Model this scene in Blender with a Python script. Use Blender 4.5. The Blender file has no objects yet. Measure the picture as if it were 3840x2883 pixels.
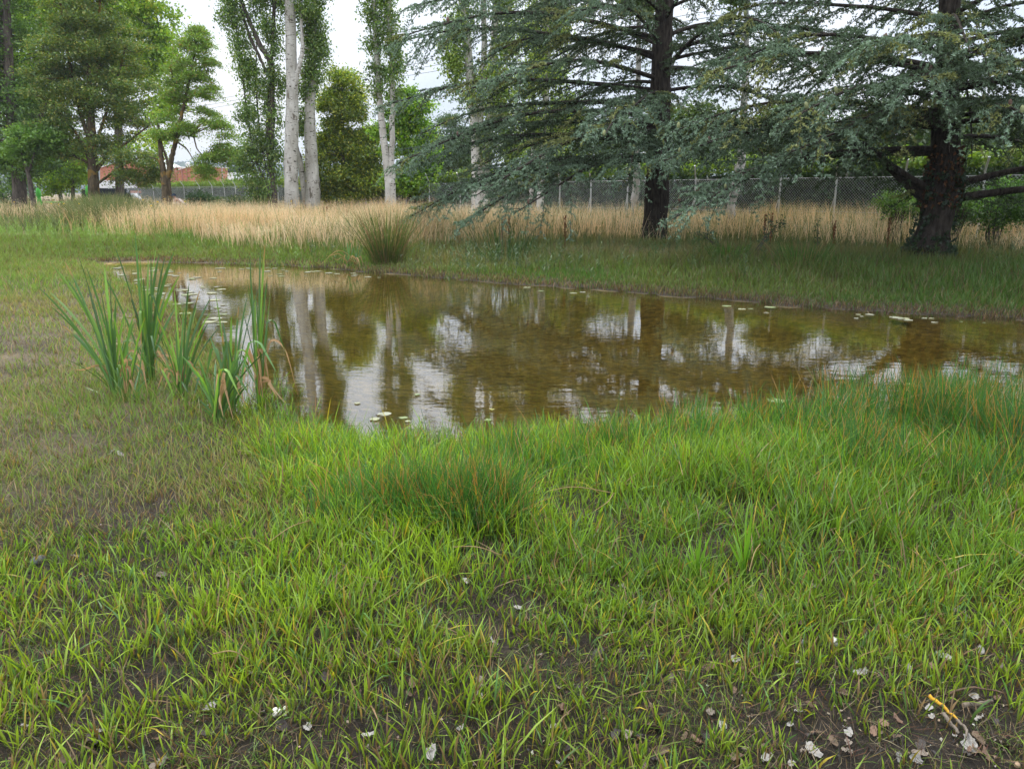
import bpy, math, random
import numpy as np
rng = np.random.default_rng(7)
random.seed(7)
PI = math.pi
# ------------------------------------------------------------------ camera maths
FPX, CX, CY = 3013.0, 1920.0, 1441.5
CAMZ = 1.65
PITCH = math.atan((1441.5 - 722.0) / FPX)
cp, sp = math.cos(PITCH), math.sin(PITCH)

def ray(u, v):
    a = (u - CX) / FPX; b = (CY - v) / FPX
    return np.array([a, cp + b * sp, -sp + b * cp])

def W(u, v, Y):                      # point seen at photo pixel (u, v), Y metres ahead
    d = ray(u, v)
    return np.array([0, 0, CAMZ]) + d * (Y / d[1])

def G(u, v, z=0.0):                  # point on the level z seen at photo pixel (u, v)
    d = ray(u, v)
    return np.array([0, 0, CAMZ]) + d * ((z - CAMZ) / d[2])

def px(P):                           # world points -> photo pixels
    P = np.asarray(P, float)
    x, y, z = P[..., 0], P[..., 1], P[..., 2] - CAMZ
    dep = np.maximum(y * cp - z * sp, 1e-3)
    up = y * sp + z * cp
    return CX + FPX * x / dep, CY - FPX * up / dep

# ------------------------------------------------------------------ noise
_L = rng.random((256, 256))
def vnoise(x, y, s=1.0, o=0):
    x = np.asarray(x) / s + 17.3 * o + 1000; y = np.asarray(y) / s + 9.1 * o + 1000
    xi = np.floor(x).astype(int); yi = np.floor(y).astype(int)
    fx = x - xi; fy = y - yi
    fx = fx * fx * (3 - 2 * fx); fy = fy * fy * (3 - 2 * fy)
    g = lambda i, j: _L[i % 256, j % 256]
    return (g(xi, yi) * (1 - fx) + g(xi + 1, yi) * fx) * (1 - fy) + (g(xi, yi + 1) * (1 - fx) + g(xi + 1, yi + 1) * fx) * fy
def fbm(x, y, s=1.0, o=0, n=3):
    t = 0; a = 1; w = 0
    for k in range(n):
        t = t + a * vnoise(x, y, s / 2 ** k, o + k); w += a; a *= 0.5
    return t / w
def sstep(a, b, x):
    t = np.clip((x - a) / (b - a), 0, 1); return t * t * (3 - 2 * t)

# ------------------------------------------------------------------ mesh helpers
C = bpy.context.scene.collection
class MB:
    """collects vertices, faces and one colour per vertex"""
    def __init__(s): s.v = []; s.f = {3: [], 4: []}; s.c = []; s.n = 0
    def add(s, v, f, c=(1, 1, 1)):
        v = np.asarray(v, float).reshape(-1, 3); f = np.asarray(f, int)
        c = np.asarray(c, float)
        if c.ndim == 1: c = np.tile(c, (len(v), 1))
        s.v.append(v); s.c.append(c); s.f[f.shape[1]].append(f + s.n); s.n += len(v)
    def build(s, name, mat, parent=None, smooth=False):
        v = np.concatenate(s.v); c = np.concatenate(s.c)
        me = bpy.data.meshes.new(name)
        t = np.concatenate(s.f[3]) if s.f[3] else np.zeros((0, 3), int)
        q = np.concatenate(s.f[4]) if s.f[4] else np.zeros((0, 4), int)
        me.vertices.add(len(v)); me.vertices.foreach_set('co', v.ravel().astype(np.float32))
        nl = t.size + q.size
        me.loops.add(nl); me.loops.foreach_set('vertex_index', np.concatenate([t.ravel(), q.ravel()]).astype(np.int32))
        npoly = len(t) + len(q)
        st = np.concatenate([np.arange(len(t)) * 3, t.size + np.arange(len(q)) * 4]).astype(np.int32)
        me.polygons.add(npoly); me.polygons.foreach_set('loop_start', st)
        if smooth: me.polygons.foreach_set('use_smooth', np.ones(npoly, bool))
        ca = me.color_attributes.new('Col', 'FLOAT_COLOR', 'POINT')
        ca.data.foreach_set('color', np.concatenate([c, np.ones((len(c), 1))], 1).ravel().astype(np.float32))
        me.update(calc_edges=True); me.validate()
        me.materials.append(mat)
        o = bpy.data.objects.new(name, me); C.objects.link(o)
        if parent is not None: o.parent = parent; o.matrix_parent_inverse = parent.matrix_world.inverted() if False else parent_inv(parent)
        return o
from mathutils import Matrix, Vector
def parent_inv(p):                    # parts are modelled in world space
    return Matrix.LocRotScale(p.location, p.rotation_euler, p.scale).inverted()

def tag(o, label=None, cat=None, group=None, kind=None):
    if label: o['label'] = label
    if cat: o['category'] = cat
    if group: o['group'] = group
    if kind: o['kind'] = kind
    return o
def thing(name, label, cat, loc, group=None):
    o = bpy.data.objects.new(name, None); C.objects.link(o); o.location = loc; o.empty_display_size = 0.2
    return tag(o, label, cat, group)

def nrm(a): return a / np.maximum(np.linalg.norm(a, axis=-1, keepdims=True), 1e-9)

def tube(mb, pts, rad, sides=8, col=(1, 1, 1), jit=0.0, cap=True):
    pts = np.asarray(pts, float); n = len(pts); rad = np.broadcast_to(np.asarray(rad, float), (n,))
    T = nrm(np.gradient(pts, axis=0))
    ref = np.array([0.31, 0.2, 1.0]) if abs(T[0, 2]) < 0.8 else np.array([1.0, 0.13, 0.0])
    A = nrm(np.cross(T, ref)); B = np.cross(T, A)
    th = np.linspace(0, 2 * PI, sides, endpoint=False)
    r = rad[:, None] * (1 + jit * (rng.random((n, sides)) - 0.5))
    V = pts[:, None] + (np.cos(th)[None, :, None] * A[:, None] + np.sin(th)[None, :, None] * B[:, None]) * r[..., None]
    i = np.arange(n - 1)[:, None] * sides; j = np.arange(sides)[None]; j2 = (j + 1) % sides
    F = np.stack([i + j, i + j2, i + sides + j2, i + sides + j], -1).reshape(-1, 4)
    mb.add(V, F, col)
    if cap:
        k = np.arange(1, sides - 1)
        mb.add(V[-1], np.stack([k * 0, k, k + 1], 1), col)
        mb.add(V[0], np.stack([k * 0, k + 1, k], 1), col)

def smooth_path(pts, n):
    pts = np.asarray(pts, float); m = len(pts)
    P = np.vstack([2 * pts[0] - pts[1], pts, 2 * pts[-1] - pts[-2]])
    out = []
    for t in np.linspace(0, m - 1, n):
        i = min(int(t), m - 2); f = t - i
        a, b, c, d = P[i], P[i + 1], P[i + 2], P[i + 3]
        out.append(0.5 * (2 * b + (c - a) * f + (2 * a - 5 * b + 4 * c - d) * f * f + (3 * b - a - 3 * c + d) * f ** 3))
    return np.array(out)

def box(mb, lo, hi, col=(1, 1, 1)):
    x0, y0, z0 = lo; x1, y1, z1 = hi
    V = [(x0, y0, z0), (x1, y0, z0), (x1, y1, z0), (x0, y1, z0), (x0, y0, z1), (x1, y0, z1), (x1, y1, z1), (x0, y1, z1)]
    mb.add(V, [(0, 3, 2, 1), (4, 5, 6, 7), (0, 1, 5, 4), (1, 2, 6, 5), (2, 3, 7, 6), (3, 0, 4, 7)], col)

def blades(mb, base, h, w, az, lean, curl, cb, ct, seg=3, face=None, up=None):
    """ribbon blades. base (n,3), h height, w width, az lean direction, lean start slope, curl extra bend, cb/ct colours (n,3)"""
    n = len(base)
    if n == 0: return
    face = rng.random(n) * 2 * PI if face is None else face
    d = np.stack([np.cos(az), np.sin(az), np.zeros(n)], 1)
    s = np.stack([np.cos(face), np.sin(face), np.zeros(n)], 1)
    V = []; Cc = []
    tt = np.linspace(0, 1, seg + 1)
    for k, t in enumerate(tt):
        out = (lean * t + curl * t * t) * h
        z = h * t * (1 - 0.35 * np.clip(curl, 0, 2) * t)
        p = base + d * out[:, None] + np.stack([np.zeros(n), np.zeros(n), z], 1)
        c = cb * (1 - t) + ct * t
        if k < seg:
            ww = w * (0.75 + 0.5 * t if t < 0.5 else 1.0 * (1.35 - 0.75 * t)) * 0.5
            V += [p - s * ww[:, None], p + s * ww[:, None]]; Cc += [c, c]
        else:
            V.append(p); Cc.append(c)
    m = 2 * seg + 1
    V = np.stack(V, 1).reshape(-1, 3); Cc = np.stack(Cc, 1).reshape(-1, 3)
    b = np.arange(n)[:, None] * m
    if seg > 1:
        q = np.concatenate([b + np.array([[2 * k, 2 * k + 1, 2 * k + 3, 2 * k + 2]]) for k in range(seg - 1)], 0)
        mb.add(V, q, Cc)
        off = mb.n - len(V)
        mb.f[3].append(b + np.array([[2 * seg - 2, 2 * seg - 1, 2 * seg]]) + off)
    else:
        mb.add(V, b + np.array([[0, 1, 2]]), Cc)

def leaves(mb, cen, size, col, upb=0.6, droop=0.0, asp=0.62):
    n = len(cen)
    if n == 0: return
    N = nrm(rng.normal(size=(n, 3)) + np.array([0, 0, upb * 1.6]))
    a = rng.normal(size=(n, 3)); a[:, 2] -= droop * 2
    T = nrm(a - (a * N).sum(1, keepdims=True) * N)
    B = np.cross(N, T)
    size = np.broadcast_to(size, (n,))[:, None]
    p0 = cen - T * size * 0.5; p2 = cen + T * size * 0.5
    p1 = cen + B * size * asp * 0.5 + N * size * 0.12 - T * size * 0.08
    p3 = cen - B * size * asp * 0.5 + N * size * 0.12 - T * size * 0.08
    V = np.stack([p0, p1, p2, p3], 1).reshape(-1, 3)
    b = np.arange(n)[:, None] * 4
    F = np.concatenate([b + np.array([[0, 1, 2]]), b + np.array([[0, 2, 3]])])
    mb.add(V, F, np.repeat(col, 4, 0))

def tufts(mb, cen, r, col, k=5, upb=0.3, wid=0.34):
    n = len(cen)
    D = nrm(rng.normal(size=(n, k, 3)) + np.array([0, 0, upb]))
    S = nrm(np.cross(D, rng.normal(size=(n, k, 3))))
    rr = r * (0.7 + 0.6 * rng.random((n, k)))[..., None]
    c = cen[:, None]
    a = c + S * rr * wid; b = c - S * rr * wid; t = c + D * rr
    V = np.stack([a, b, t], 2).reshape(-1, 3)
    F = np.arange(n * k * 3).reshape(-1, 3)
    mb.add(V, F, np.repeat(col, k * 3, 0))

def jcol(base, n, var=0.15, hue=0.06):
    """n albedos around a base colour"""
    base = np.asarray(base, float)
    v = 1 + var * rng.normal(size=(n, 1)); hshift = 1 + hue * rng.normal(size=(n, 3))
    return np.clip(base * np.clip(v, .4, 1.8) * hshift, 0.004, 0.9)
def pick(cols, wts, n, var=0.15):
    w = np.asarray(wts, float); idx = rng.choice(len(cols), n, p=w / w.sum())
    c = np.asarray(cols, float)[idx]
    return np.clip(c * (1 + var * rng.normal(size=(n, 1))).clip(.4, 1.8) * (1 + .05 * rng.normal(size=(n, 3))), .004, .9)

# ------------------------------------------------------------------ materials
def new_mat(name):
    m = bpy.data.materials.new(name); m.use_nodes = True; nt = m.node_tree; nt.nodes.clear()
    out = nt.nodes.new('ShaderNodeOutputMaterial'); return m, nt, out
def N(nt, typ, **kw):
    n = nt.nodes.new(typ)
    for k, v in kw.items():
        if k.startswith('_'): setattr(n, k[1:], v)
        else: n.inputs[k.replace('__', ' ')].default_value = v
    return n
def foliage_mat(name, transl=0.35, gloss=0.06, rough=0.45, tmul=(1.25, 1.35, 0.6)):
    m, nt, out = new_mat(name); L = nt.links.new
    a = N(nt, 'ShaderNodeAttribute', _attribute_name='Col')
    d = N(nt, 'ShaderNodeBsdfDiffuse'); t = N(nt, 'ShaderNodeBsdfTranslucent'); g = N(nt, 'ShaderNodeBsdfGlossy', Roughness=rough)
    g.inputs['Color'].default_value = (0.8, 0.85, 0.8, 1)
    hs = N(nt, 'ShaderNodeMixRGB', _blend_type='MULTIPLY', Fac=1.0); hs.inputs['Color2'].default_value = (*tmul, 1)
    L(a.outputs['Color'], d.inputs['Color']); L(a.outputs['Color'], hs.inputs['Color1']); L(hs.outputs[0], t.inputs['Color'])
    m1 = N(nt, 'ShaderNodeMixShader', Fac=transl); L(d.outputs[0], m1.inputs[1]); L(t.outputs[0], m1.inputs[2])
    m2 = N(nt, 'ShaderNodeMixShader', Fac=gloss); L(m1.outputs[0], m2.inputs[1]); L(g.outputs[0], m2.inputs[2])
    L(m2.outputs[0], out.inputs['Surface']); return m
def plain_mat(name, rough=0.8, metal=0.0, spec=0.3, bump=0.0, bscale=20.0, vary=0.0, vscale=5.0):
    """colour attribute + noise variation + bump"""
    m, nt, out = new_mat(name); L = nt.links.new
    a = N(nt, 'ShaderNodeAttribute', _attribute_name='Col')
    b = N(nt, 'ShaderNodeBsdfPrincipled', Roughness=rough, Metallic=metal); b.inputs['Specular IOR Level'].default_value = spec
    tc = N(nt, 'ShaderNodeTexCoord')
    src = a.outputs['Color']
    if vary:
        no = N(nt, 'ShaderNodeTexNoise', Scale=vscale, Detail=5.0); L(tc.outputs['Object'], no.inputs['Vector'])
        mr = N(nt, 'ShaderNodeMapRange'); mr.inputs['To Min'].default_value = 1 - vary; mr.inputs['To Max'].default_value = 1 + vary
        mr.inputs['From Min'].default_value = 0.3; mr.inputs['From Max'].default_value = 0.7
        L(no.outputs['Fac'], mr.inputs['Value'])
        mx = N(nt, 'ShaderNodeMixRGB', _blend_type='MULTIPLY', Fac=1.0); L(src, mx.inputs['Color1']); L(mr.outputs[0], mx.inputs['Color2']); src = mx.outputs[0]
    L(src, b.inputs['Base Color'])
    if bump:
        n2 = N(nt, 'ShaderNodeTexNoise', Scale=bscale, Detail=6.0); L(tc.outputs['Object'], n2.inputs['Vector'])
        bp = N(nt, 'ShaderNodeBump', Strength=bump, Distance=0.02); L(n2.outputs['Fac'], bp.inputs['Height']); L(bp.outputs[0], b.inputs['Normal'])
    L(b.outputs[0], out.inputs['Surface']); return m
def bark_mat(name, c1, c2, vs=(9, 9, 1.6), bump=0.8, marks=None, marks2=None, dist=0.05):
    m, nt, out = new_mat(name); L = nt.links.new
    g = N(nt, 'ShaderNodeNewGeometry'); mp = N(nt, 'ShaderNodeMapping'); mp.inputs['Scale'].default_value = vs
    L(g.outputs['Position'], mp.inputs['Vector'])
    no = N(nt, 'ShaderNodeTexNoise', Scale=1.0, Detail=8.0, Roughness=0.65); L(mp.outputs[0], no.inputs['Vector'])
    cr = N(nt, 'ShaderNodeValToRGB'); cr.color_ramp.elements[0].position = 0.35; cr.color_ramp.elements[1].position = 0.66
    cr.color_ramp.elements[0].color = (*c1, 1); cr.color_ramp.elements[1].color = (*c2, 1); L(no.outputs['Fac'], cr.inputs[0])
    src = cr.outputs[0]
    for mk in (marks, marks2):
        if mk:
            mp2 = N(nt, 'ShaderNodeMapping'); mp2.inputs['Scale'].default_value = mk[0]; L(g.outputs['Position'], mp2.inputs['Vector'])
            n2 = N(nt, 'ShaderNodeTexNoise', Scale=1.0, Detail=3.0); L(mp2.outputs[0], n2.inputs['Vector'])
            r2 = N(nt, 'ShaderNodeValToRGB'); r2.color_ramp.elements[0].position = mk[1]; r2.color_ramp.elements[1].position = mk[1] + 0.05
            L(n2.outputs['Fac'], r2.inputs[0])
            mx = N(nt, 'ShaderNodeMixRGB'); L(r2.outputs[0], mx.inputs['Fac']); L(src, mx.inputs['Color1']); mx.inputs['Color2'].default_value = (*mk[2], 1)
            src = mx.outputs[0]
    b = N(nt, 'ShaderNodeBsdfPrincipled', Roughness=0.9); b.inputs['Specular IOR Level'].default_value = 0.15
    L(src, b.inputs['Base Color'])
    bp = N(nt, 'ShaderNodeBump', Strength=bump, Distance=dist); L(no.outputs['Fac'], bp.inputs['Height']); L(bp.outputs[0], b.inputs['Normal'])
    L(b.outputs[0], out.inputs['Surface']); return m

M_grass = foliage_mat('grass_blade', 0.38, 0.032)
M_straw = foliage_mat('straw', 0.35, 0.02, tmul=(1.08, 1.0, 0.85))
M_leaf = foliage_mat('broad_leaf', 0.38, 0.06)
M_needle = foliage_mat('needle', 0.12, 0.04)
M_twig = plain_mat('twig', 0.9)
M_poplar = bark_mat('poplar_bark', (0.36, 0.34, 0.30), (0.62, 0.60, 0.56), vs=(3, 3, 1.2), bump=0.25,
                    marks=((5, 5, 20), 0.615, (0.05, 0.04, 0.03)), marks2=((4, 4, 1.6), 0.615, (0.17, 0.15, 0.12)))
M_cedarbark = bark_mat('cedar_bark', (0.018, 0.014, 0.011), (0.085, 0.07, 0.058), vs=(16, 16, 4), bump=1.0)
M_brownbark = bark_mat('lichen_bark', (0.05, 0.038, 0.025), (0.17, 0.13, 0.08), vs=(8, 8, 2), bump=0.8, marks=((2, 2, 2), 0.56, (0.24, 0.15, 0.045)))
M_greybark = bark_mat('grey_bark', (0.05, 0.042, 0.035), (0.18, 0.15, 0.125), vs=(9, 9, 2), bump=0.9)
M_metal = plain_mat('galvanised', 0.45, 0.6, 0.5, vary=0.15, vscale=3)
M_paint = plain_mat('paint', 0.5, 0, 0.4, vary=0.06, vscale=2)
M_cloth = plain_mat('cloth', 0.9, 0, 0.1, bump=0.2, bscale=30)
M_litter = plain_mat('dead_leaf', 0.75, 0, 0.25, bump=0.4, bscale=60, vary=0.35, vscale=40)
M_stone = plain_mat('stone', 0.85, 0, 0.2, bump=0.5, bscale=40, vary=0.25, vscale=25)
M_pad = plain_mat('lily_pad', 0.35, 0, 0.5, bump=0.15, bscale=30, vary=0.2, vscale=20)
M_cone = plain_mat('cedar_cone', 0.8, 0, 0.2, bump=0.5, bscale=80, vary=0.2, vscale=40)
M_car = plain_mat('car_paint', 0.25, 0.2, 0.5)
M_glass = plain_mat('dark_glass', 0.08, 0.0, 0.8)

# ------------------------------------------------------------------ pond outline and ground
far_px = [(350, 985), (560, 978), (700, 985), (900, 990), (1100, 998), (1400, 1022), (1700, 1048), (1900, 1062), (2200, 1086), (2500, 1112), (2800, 1136), (3100, 1160), (3400, 1180), (3840, 1205)]
near_px = [(3840, 1630), (3500, 1645), (3200, 1650), (2800, 1665), (2400, 1700), (2050, 1680), (1750, 1730), (1450, 1740), (1150, 1720), (950, 1690), (850, 1600), (790, 1500), (740, 1400), (700, 1290), (610, 1180), (480, 1110), (380, 1050), (330, 1005)]
POND = [G(u, v)[:2] for u, v in far_px] + [np.array(p) for p in [(12.5, 9.6), (17, 9.3), (18, 7.5), (15, 5.2), (10, 5.0)]] + [G(u, v)[:2] for u, v in near_px]
POND = np.array(POND)
def pond_sd(x, y):
    x = np.asarray(x, float); y = np.asarray(y, float)
    d = np.full(x.shape, 1e9); ins = np.zeros(x.shape, bool)
    n = len(POND)
    for i in range(n):
        ax, ay = POND[i]; bx, by = POND[(i + 1) % n]
        ex, ey = bx - ax, by - ay
        t = np.clip(((x - ax) * ex + (y - ay) * ey) / (ex * ex + ey * ey), 0, 1)
        d = np.minimum(d, np.hypot(x - ax - t * ex, y - ay - t * ey))
        c = ((ay > y) != (by > y)) & (x < (bx - ax) * (y - ay) / ((by - ay) if by != ay else 1e-9) + ax)
        ins ^= c
    return np.where(ins, -d, d) + 0.22 * (fbm(x, y, 0.9, 3) - 0.5) * 2
def ground_z(x, y):
    sd = pond_sd(x, y)
    out = 0.05 * sstep(0, 0.9, sd) + 0.10 * sstep(1.0, 5.0, sd) * sstep(8, 16, y)
    ins = -0.42 * sstep(0, -3.0, sd) - 0.03 * sstep(0, -0.4, sd)
    marsh = sstep(-2.2, -3.5, x) * sstep(2.5, 5, y) * sstep(16, 12, y)
    fine = (fbm(x, y, 0.35, 11, 3) - 0.5) * 0.035 * np.clip(1.5 - np.abs(sd) * 0.02, 0.3, 1)
    wide = (fbm(x, y, 2.2, 21, 2) - 0.5) * 0.05
    return np.where(sd > 0, out * (1 - 0.72 * marsh), ins) + fine + wide * sstep(0.2, 2, sd) * (1 - .5 * marsh)
def axis(lo, hi, step, far, grow=1.16):
    a = list(np.arange(lo, hi, step)); s = step
    while a[-1] < far: s *= grow; a.append(a[-1] + s)
    s = step; b = []
    x = lo
    while x > -far: s *= grow; x -= s; b.append(x)
    return np.array(b[::-1] + a)
gx = axis(-13, 17, 0.09, 2400); gy = axis(0.6, 20, 0.09, 2400)
GX, GY = np.meshgrid(gx, gy); gxf, gyf = GX.ravel(), GY.ravel()
GZ = ground_z(gxf, gyf)
sd = pond_sd(gxf, gyf)
nA = fbm(gxf, gyf, 0.5, 31)[:, None]; nB = fbm(gxf, gyf, 3.0, 41)[:, None]
mud = np.array([0.030, 0.024, 0.018]); olive = np.array([0.075, 0.065, 0.03]); straw = np.array([0.20, 0.145, 0.07]); bed = np.array([0.37, 0.27, 0.085])
col = mud * (0.7 + 0.8 * nA)
w = (sstep(6, 12, gyf) * sstep(0, 2, sd))[:, None]; col = col * (1 - w) + olive * (0.7 + .6 * nB) * w
w = sstep(18, 24, gyf)[:, None]; col = col * (1 - w) + straw * (0.7 + .6 * nB) * w
mw = (sstep(-1.8, -3.2, gxf) * sstep(3, 4.5, gyf) * sstep(16, 11, gyf))[:, None]; col = col * (1 - mw) + np.array([0.13, 0.105, 0.065]) * (0.40 + 1.2 * nA) * mw
w = sstep(0.1, -0.5, sd)[:, None]; col = col * (1 - w) + bed * (0.75 + 0.5 * nA) * w
mb = MB(); nx, ny = len(gx), len(gy)
ii, jj = np.meshgrid(np.arange(ny - 1), np.arange(nx - 1), indexing='ij'); q = (ii * nx + jj).ravel()
mb.add(np.stack([gxf, gyf, GZ], 1), np.stack([q, q + 1, q + nx + 1, q + nx], 1), col)
# ground material: wet mud, stones on the pond bed
m, nt, out = new_mat('ground'); L = nt.links.new
a = N(nt, 'ShaderNodeAttribute', _attribute_name='Col'); g = N(nt, 'ShaderNodeNewGeometry')
sx = N(nt, 'ShaderNodeSeparateXYZ'); L(g.outputs['Position'], sx.inputs[0])
n1 = N(nt, 'ShaderNodeTexNoise', Scale=14.0, Detail=8.0, Roughness=0.7); L(g.outputs['Position'], n1.inputs['Vector'])
n3 = N(nt, 'ShaderNodeTexNoise', Scale=55.0, Detail=4.0, Roughness=0.7); L(g.outputs['Position'], n3.inputs['Vector'])
r1 = N(nt, 'ShaderNodeMapRange'); L(n1.outputs['Fac'], r1.inputs['Value'])
for k, v in (('From Min', .3), ('From Max', .7), ('To Min', .45), ('To Max', 1.6)): r1.inputs[k].default_value = v
mx = N(nt, 'ShaderNodeMixRGB', _blend_type='MULTIPLY', Fac=1.0); L(a.outputs['Color'], mx.inputs['Color1']); L(r1.outputs[0], mx.inputs['Color2'])
vo = N(nt, 'ShaderNodeTexVoronoi', Scale=12.0); mpv = N(nt, 'ShaderNodeMapping'); mpv.inputs['Scale'].default_value = (1, 1.2, 1)
nd = N(nt, 'ShaderNodeMixRGB', _blend_type='ADD', Fac=0.12); L(g.outputs['Position'], nd.inputs['Color1']); L(n1.outputs['Color'], nd.inputs['Color2'])
L(nd.outputs[0], mpv.inputs['Vector']); L(mpv.outputs[0], vo.inputs['Vector'])
bw = N(nt, 'ShaderNodeRGBToBW'); L(vo.outputs['Color'], bw.inputs[0])
r2 = N(nt, 'ShaderNodeMapRange'); L(bw.outputs[0], r2.inputs['Value'])
for k, v in (('From Min', 0.1), ('From Max', .9), ('To Min', .6), ('To Max', 1.35)): r2.inputs[k].default_value = v
under = N(nt, 'ShaderNodeMapRange'); L(sx.outputs['Z'], under.inputs['Value'])
for k, v in (('From Min', -0.02), ('From Max', -.09), ('To Min', 0), ('To Max', 1)): under.inputs[k].default_value = v
mx2 = N(nt, 'ShaderNodeMixRGB', _blend_type='MULTIPLY'); L(under.outputs[0], mx2.inputs['Fac']); L(mx.outputs[0], mx2.inputs['Color1']); L(r2.outputs[0], mx2.inputs['Color2'])
b = N(nt, 'ShaderNodeBsdfPrincipled'); b.inputs['Specular IOR Level'].default_value = 0.18
rr = N(nt, 'ShaderNodeMapRange'); L(n1.outputs['Fac'], rr.inputs['Value'])
for k, v in (('From Min', .38), ('From Max', .6), ('To Min', .4), ('To Max', .9)): rr.inputs[k].default_value = v
L(rr.outputs[0], b.inputs['Roughness']); L(mx2.outputs[0], b.inputs['Base Color'])
ba = N(nt, 'ShaderNodeMath', _operation='ADD'); L(n1.outputs['Fac'], ba.inputs[0]); L(n3.outputs['Fac'], ba.inputs[1])
bp = N(nt, 'ShaderNodeBump', Strength=0.9, Distance=0.03); L(ba.outputs[0], bp.inputs['Height']); L(bp.outputs[0], b.inputs['Normal'])
L(b.outputs[0], out.inputs['Surface'])
o = mb.build('ground', m, smooth=True); tag(o, kind='structure')

# water: one sheet lying lower than the banks
m, nt, out = new_mat('water'); L = nt.links.new
g = N(nt, 'ShaderNodeNewGeometry')
mp = N(nt, 'ShaderNodeMapping'); mp.inputs['Scale'].default_value = (1.0, 2.2, 1); L(g.outputs['Position'], mp.inputs['Vector'])
w1 = N(nt, 'ShaderNodeTexNoise', Scale=4.2, Detail=2.5, Roughness=0.5); L(mp.outputs[0], w1.inputs['Vector'])
w2 = N(nt, 'ShaderNodeTexNoise', Scale=0.55, Detail=2.0); L(g.outputs['Position'], w2.inputs['Vector'])
calm = N(nt, 'ShaderNodeMapRange'); L(w2.outputs['Fac'], calm.inputs['Value'])
for k, v in (('From Min', .35), ('From Max', .65), ('To Min', .35), ('To Max', 1.0)): calm.inputs[k].default_value = v
hh = N(nt, 'ShaderNodeMath', _operation='MULTIPLY'); L(w1.outputs['Fac'], hh.inputs[0]); L(calm.outputs[0], hh.inputs[1])
bp = N(nt, 'ShaderNodeBump', Strength=0.17, Distance=0.008); L(hh.outputs[0], bp.inputs['Height'])
gl = N(nt, 'ShaderNodeBsdfGlossy', Roughness=0.015); gl.inputs['Color'].default_value = (1, 1, 1, 1)
tr = N(nt, 'ShaderNodeBsdfTransparent'); tr.inputs['Color'].default_value = (0.88, 0.83, 0.54, 1)
fr = N(nt, 'ShaderNodeFresnel', IOR=1.95); L(bp.outputs[0], gl.inputs['Normal']); L(bp.outputs[0], fr.inputs['Normal'])
ms = N(nt, 'ShaderNodeMixShader'); L(fr.outputs[0], ms.inputs['Fac']); L(tr.outputs[0], ms.inputs[1]); L(gl.outputs[0], ms.inputs[2])
L(ms.outputs[0], out.inputs['Surface'])
mb = MB(); mb.add([(-9.5, 3.2, 0), (19, 3.2, 0), (19, 19.5, 0), (-9.5, 19.5, 0)], [(0, 1, 2, 3)])
o = mb.build('water', m); tag(o, kind='structure')

# ------------------------------------------------------------------ sky and sun
SUN_EL, SUN_AZ = math.radians(52), math.radians(-35)      # azimuth from +Y (ahead) towards +X
world = bpy.data.worlds.new('World'); bpy.context.scene.world = world; world.use_nodes = True
nt = world.node_tree; nt.nodes.clear(); L = nt.links.new
out = nt.nodes.new('ShaderNodeOutputWorld'); bg = N(nt, 'ShaderNodeBackground', Strength=0.1)
sky = nt.nodes.new('ShaderNodeTexSky'); sky.sky_type = 'NISHITA'; sky.sun_disc = False; sky.sun_elevation = SUN_EL; sky.sun_rotation = SUN_AZ
sky.air_density = 1.0; sky.dust_density = 2.0
tc = nt.nodes.new('ShaderNodeTexCoord'); sxyz = nt.nodes.new('ShaderNodeSeparateXYZ'); L(tc.outputs['Generated'], sxyz.inputs[0])
lp = N(nt, 'ShaderNodeMath', _operation='POWER'); lp.use_clamp = True; lp.inputs[1].default_value = 1.15; L(sxyz.outputs['Z'], lp.inputs[0]); lum = N(nt, 'ShaderNodeMapRange'); L(lp.outputs[0], lum.inputs['Value'])
for k, v in (('From Min', 0.0), ('From Max', 1.0), ('To Min', 6.2), ('To Max', 28.0)): lum.inputs[k].default_value = v
mpw = N(nt, 'ShaderNodeMapping'); mpw.inputs['Scale'].default_value = (1, 1, 2.6); L(tc.outputs['Generated'], mpw.inputs['Vector'])
cl = N(nt, 'ShaderNodeTexNoise', Scale=2.6, Detail=6.0, Roughness=0.55); L(mpw.outputs[0], cl.inputs['Vector'])
cr = N(nt, 'ShaderNodeValToRGB'); cr.color_ramp.elements[0].position = 0.40; cr.color_ramp.elements[1].position = 0.62
cr.color_ramp.elements[0].color = (0.70, 0.78, 0.90, 1); cr.color_ramp.elements[1].color = (1.0, 1.0, 1.0, 1); L(cl.outputs['Fac'], cr.inputs[0])
mm = N(nt, 'ShaderNodeMixRGB', _blend_type='MULTIPLY', Fac=1.0); L(cr.outputs[0], mm.inputs['Color1']); L(lum.outputs[0], mm.inputs['Color2'])
mk = N(nt, 'ShaderNodeMixRGB', Fac=0.85); L(sky.outputs[0], mk.inputs['Color1']); L(mm.outputs[0], mk.inputs['Color2'])
L(mk.outputs[0], bg.inputs['Color']); L(bg.outputs[0], out.inputs['Surface'])
sl = bpy.data.lights.new('sun', 'SUN'); sl.energy = 1.5; sl.angle = math.radians(12); sl.color = (1, 0.95, 0.86)
so = bpy.data.objects.new('sun', sl); C.objects.link(so)
dirv = Vector((math.sin(SUN_AZ) * math.cos(SUN_EL), math.cos(SUN_AZ) * math.cos(SUN_EL), math.sin(SUN_EL)))
so.rotation_euler = dirv.to_track_quat('Z', 'Y').to_euler(); so.location = (-20, 20, 60)

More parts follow.
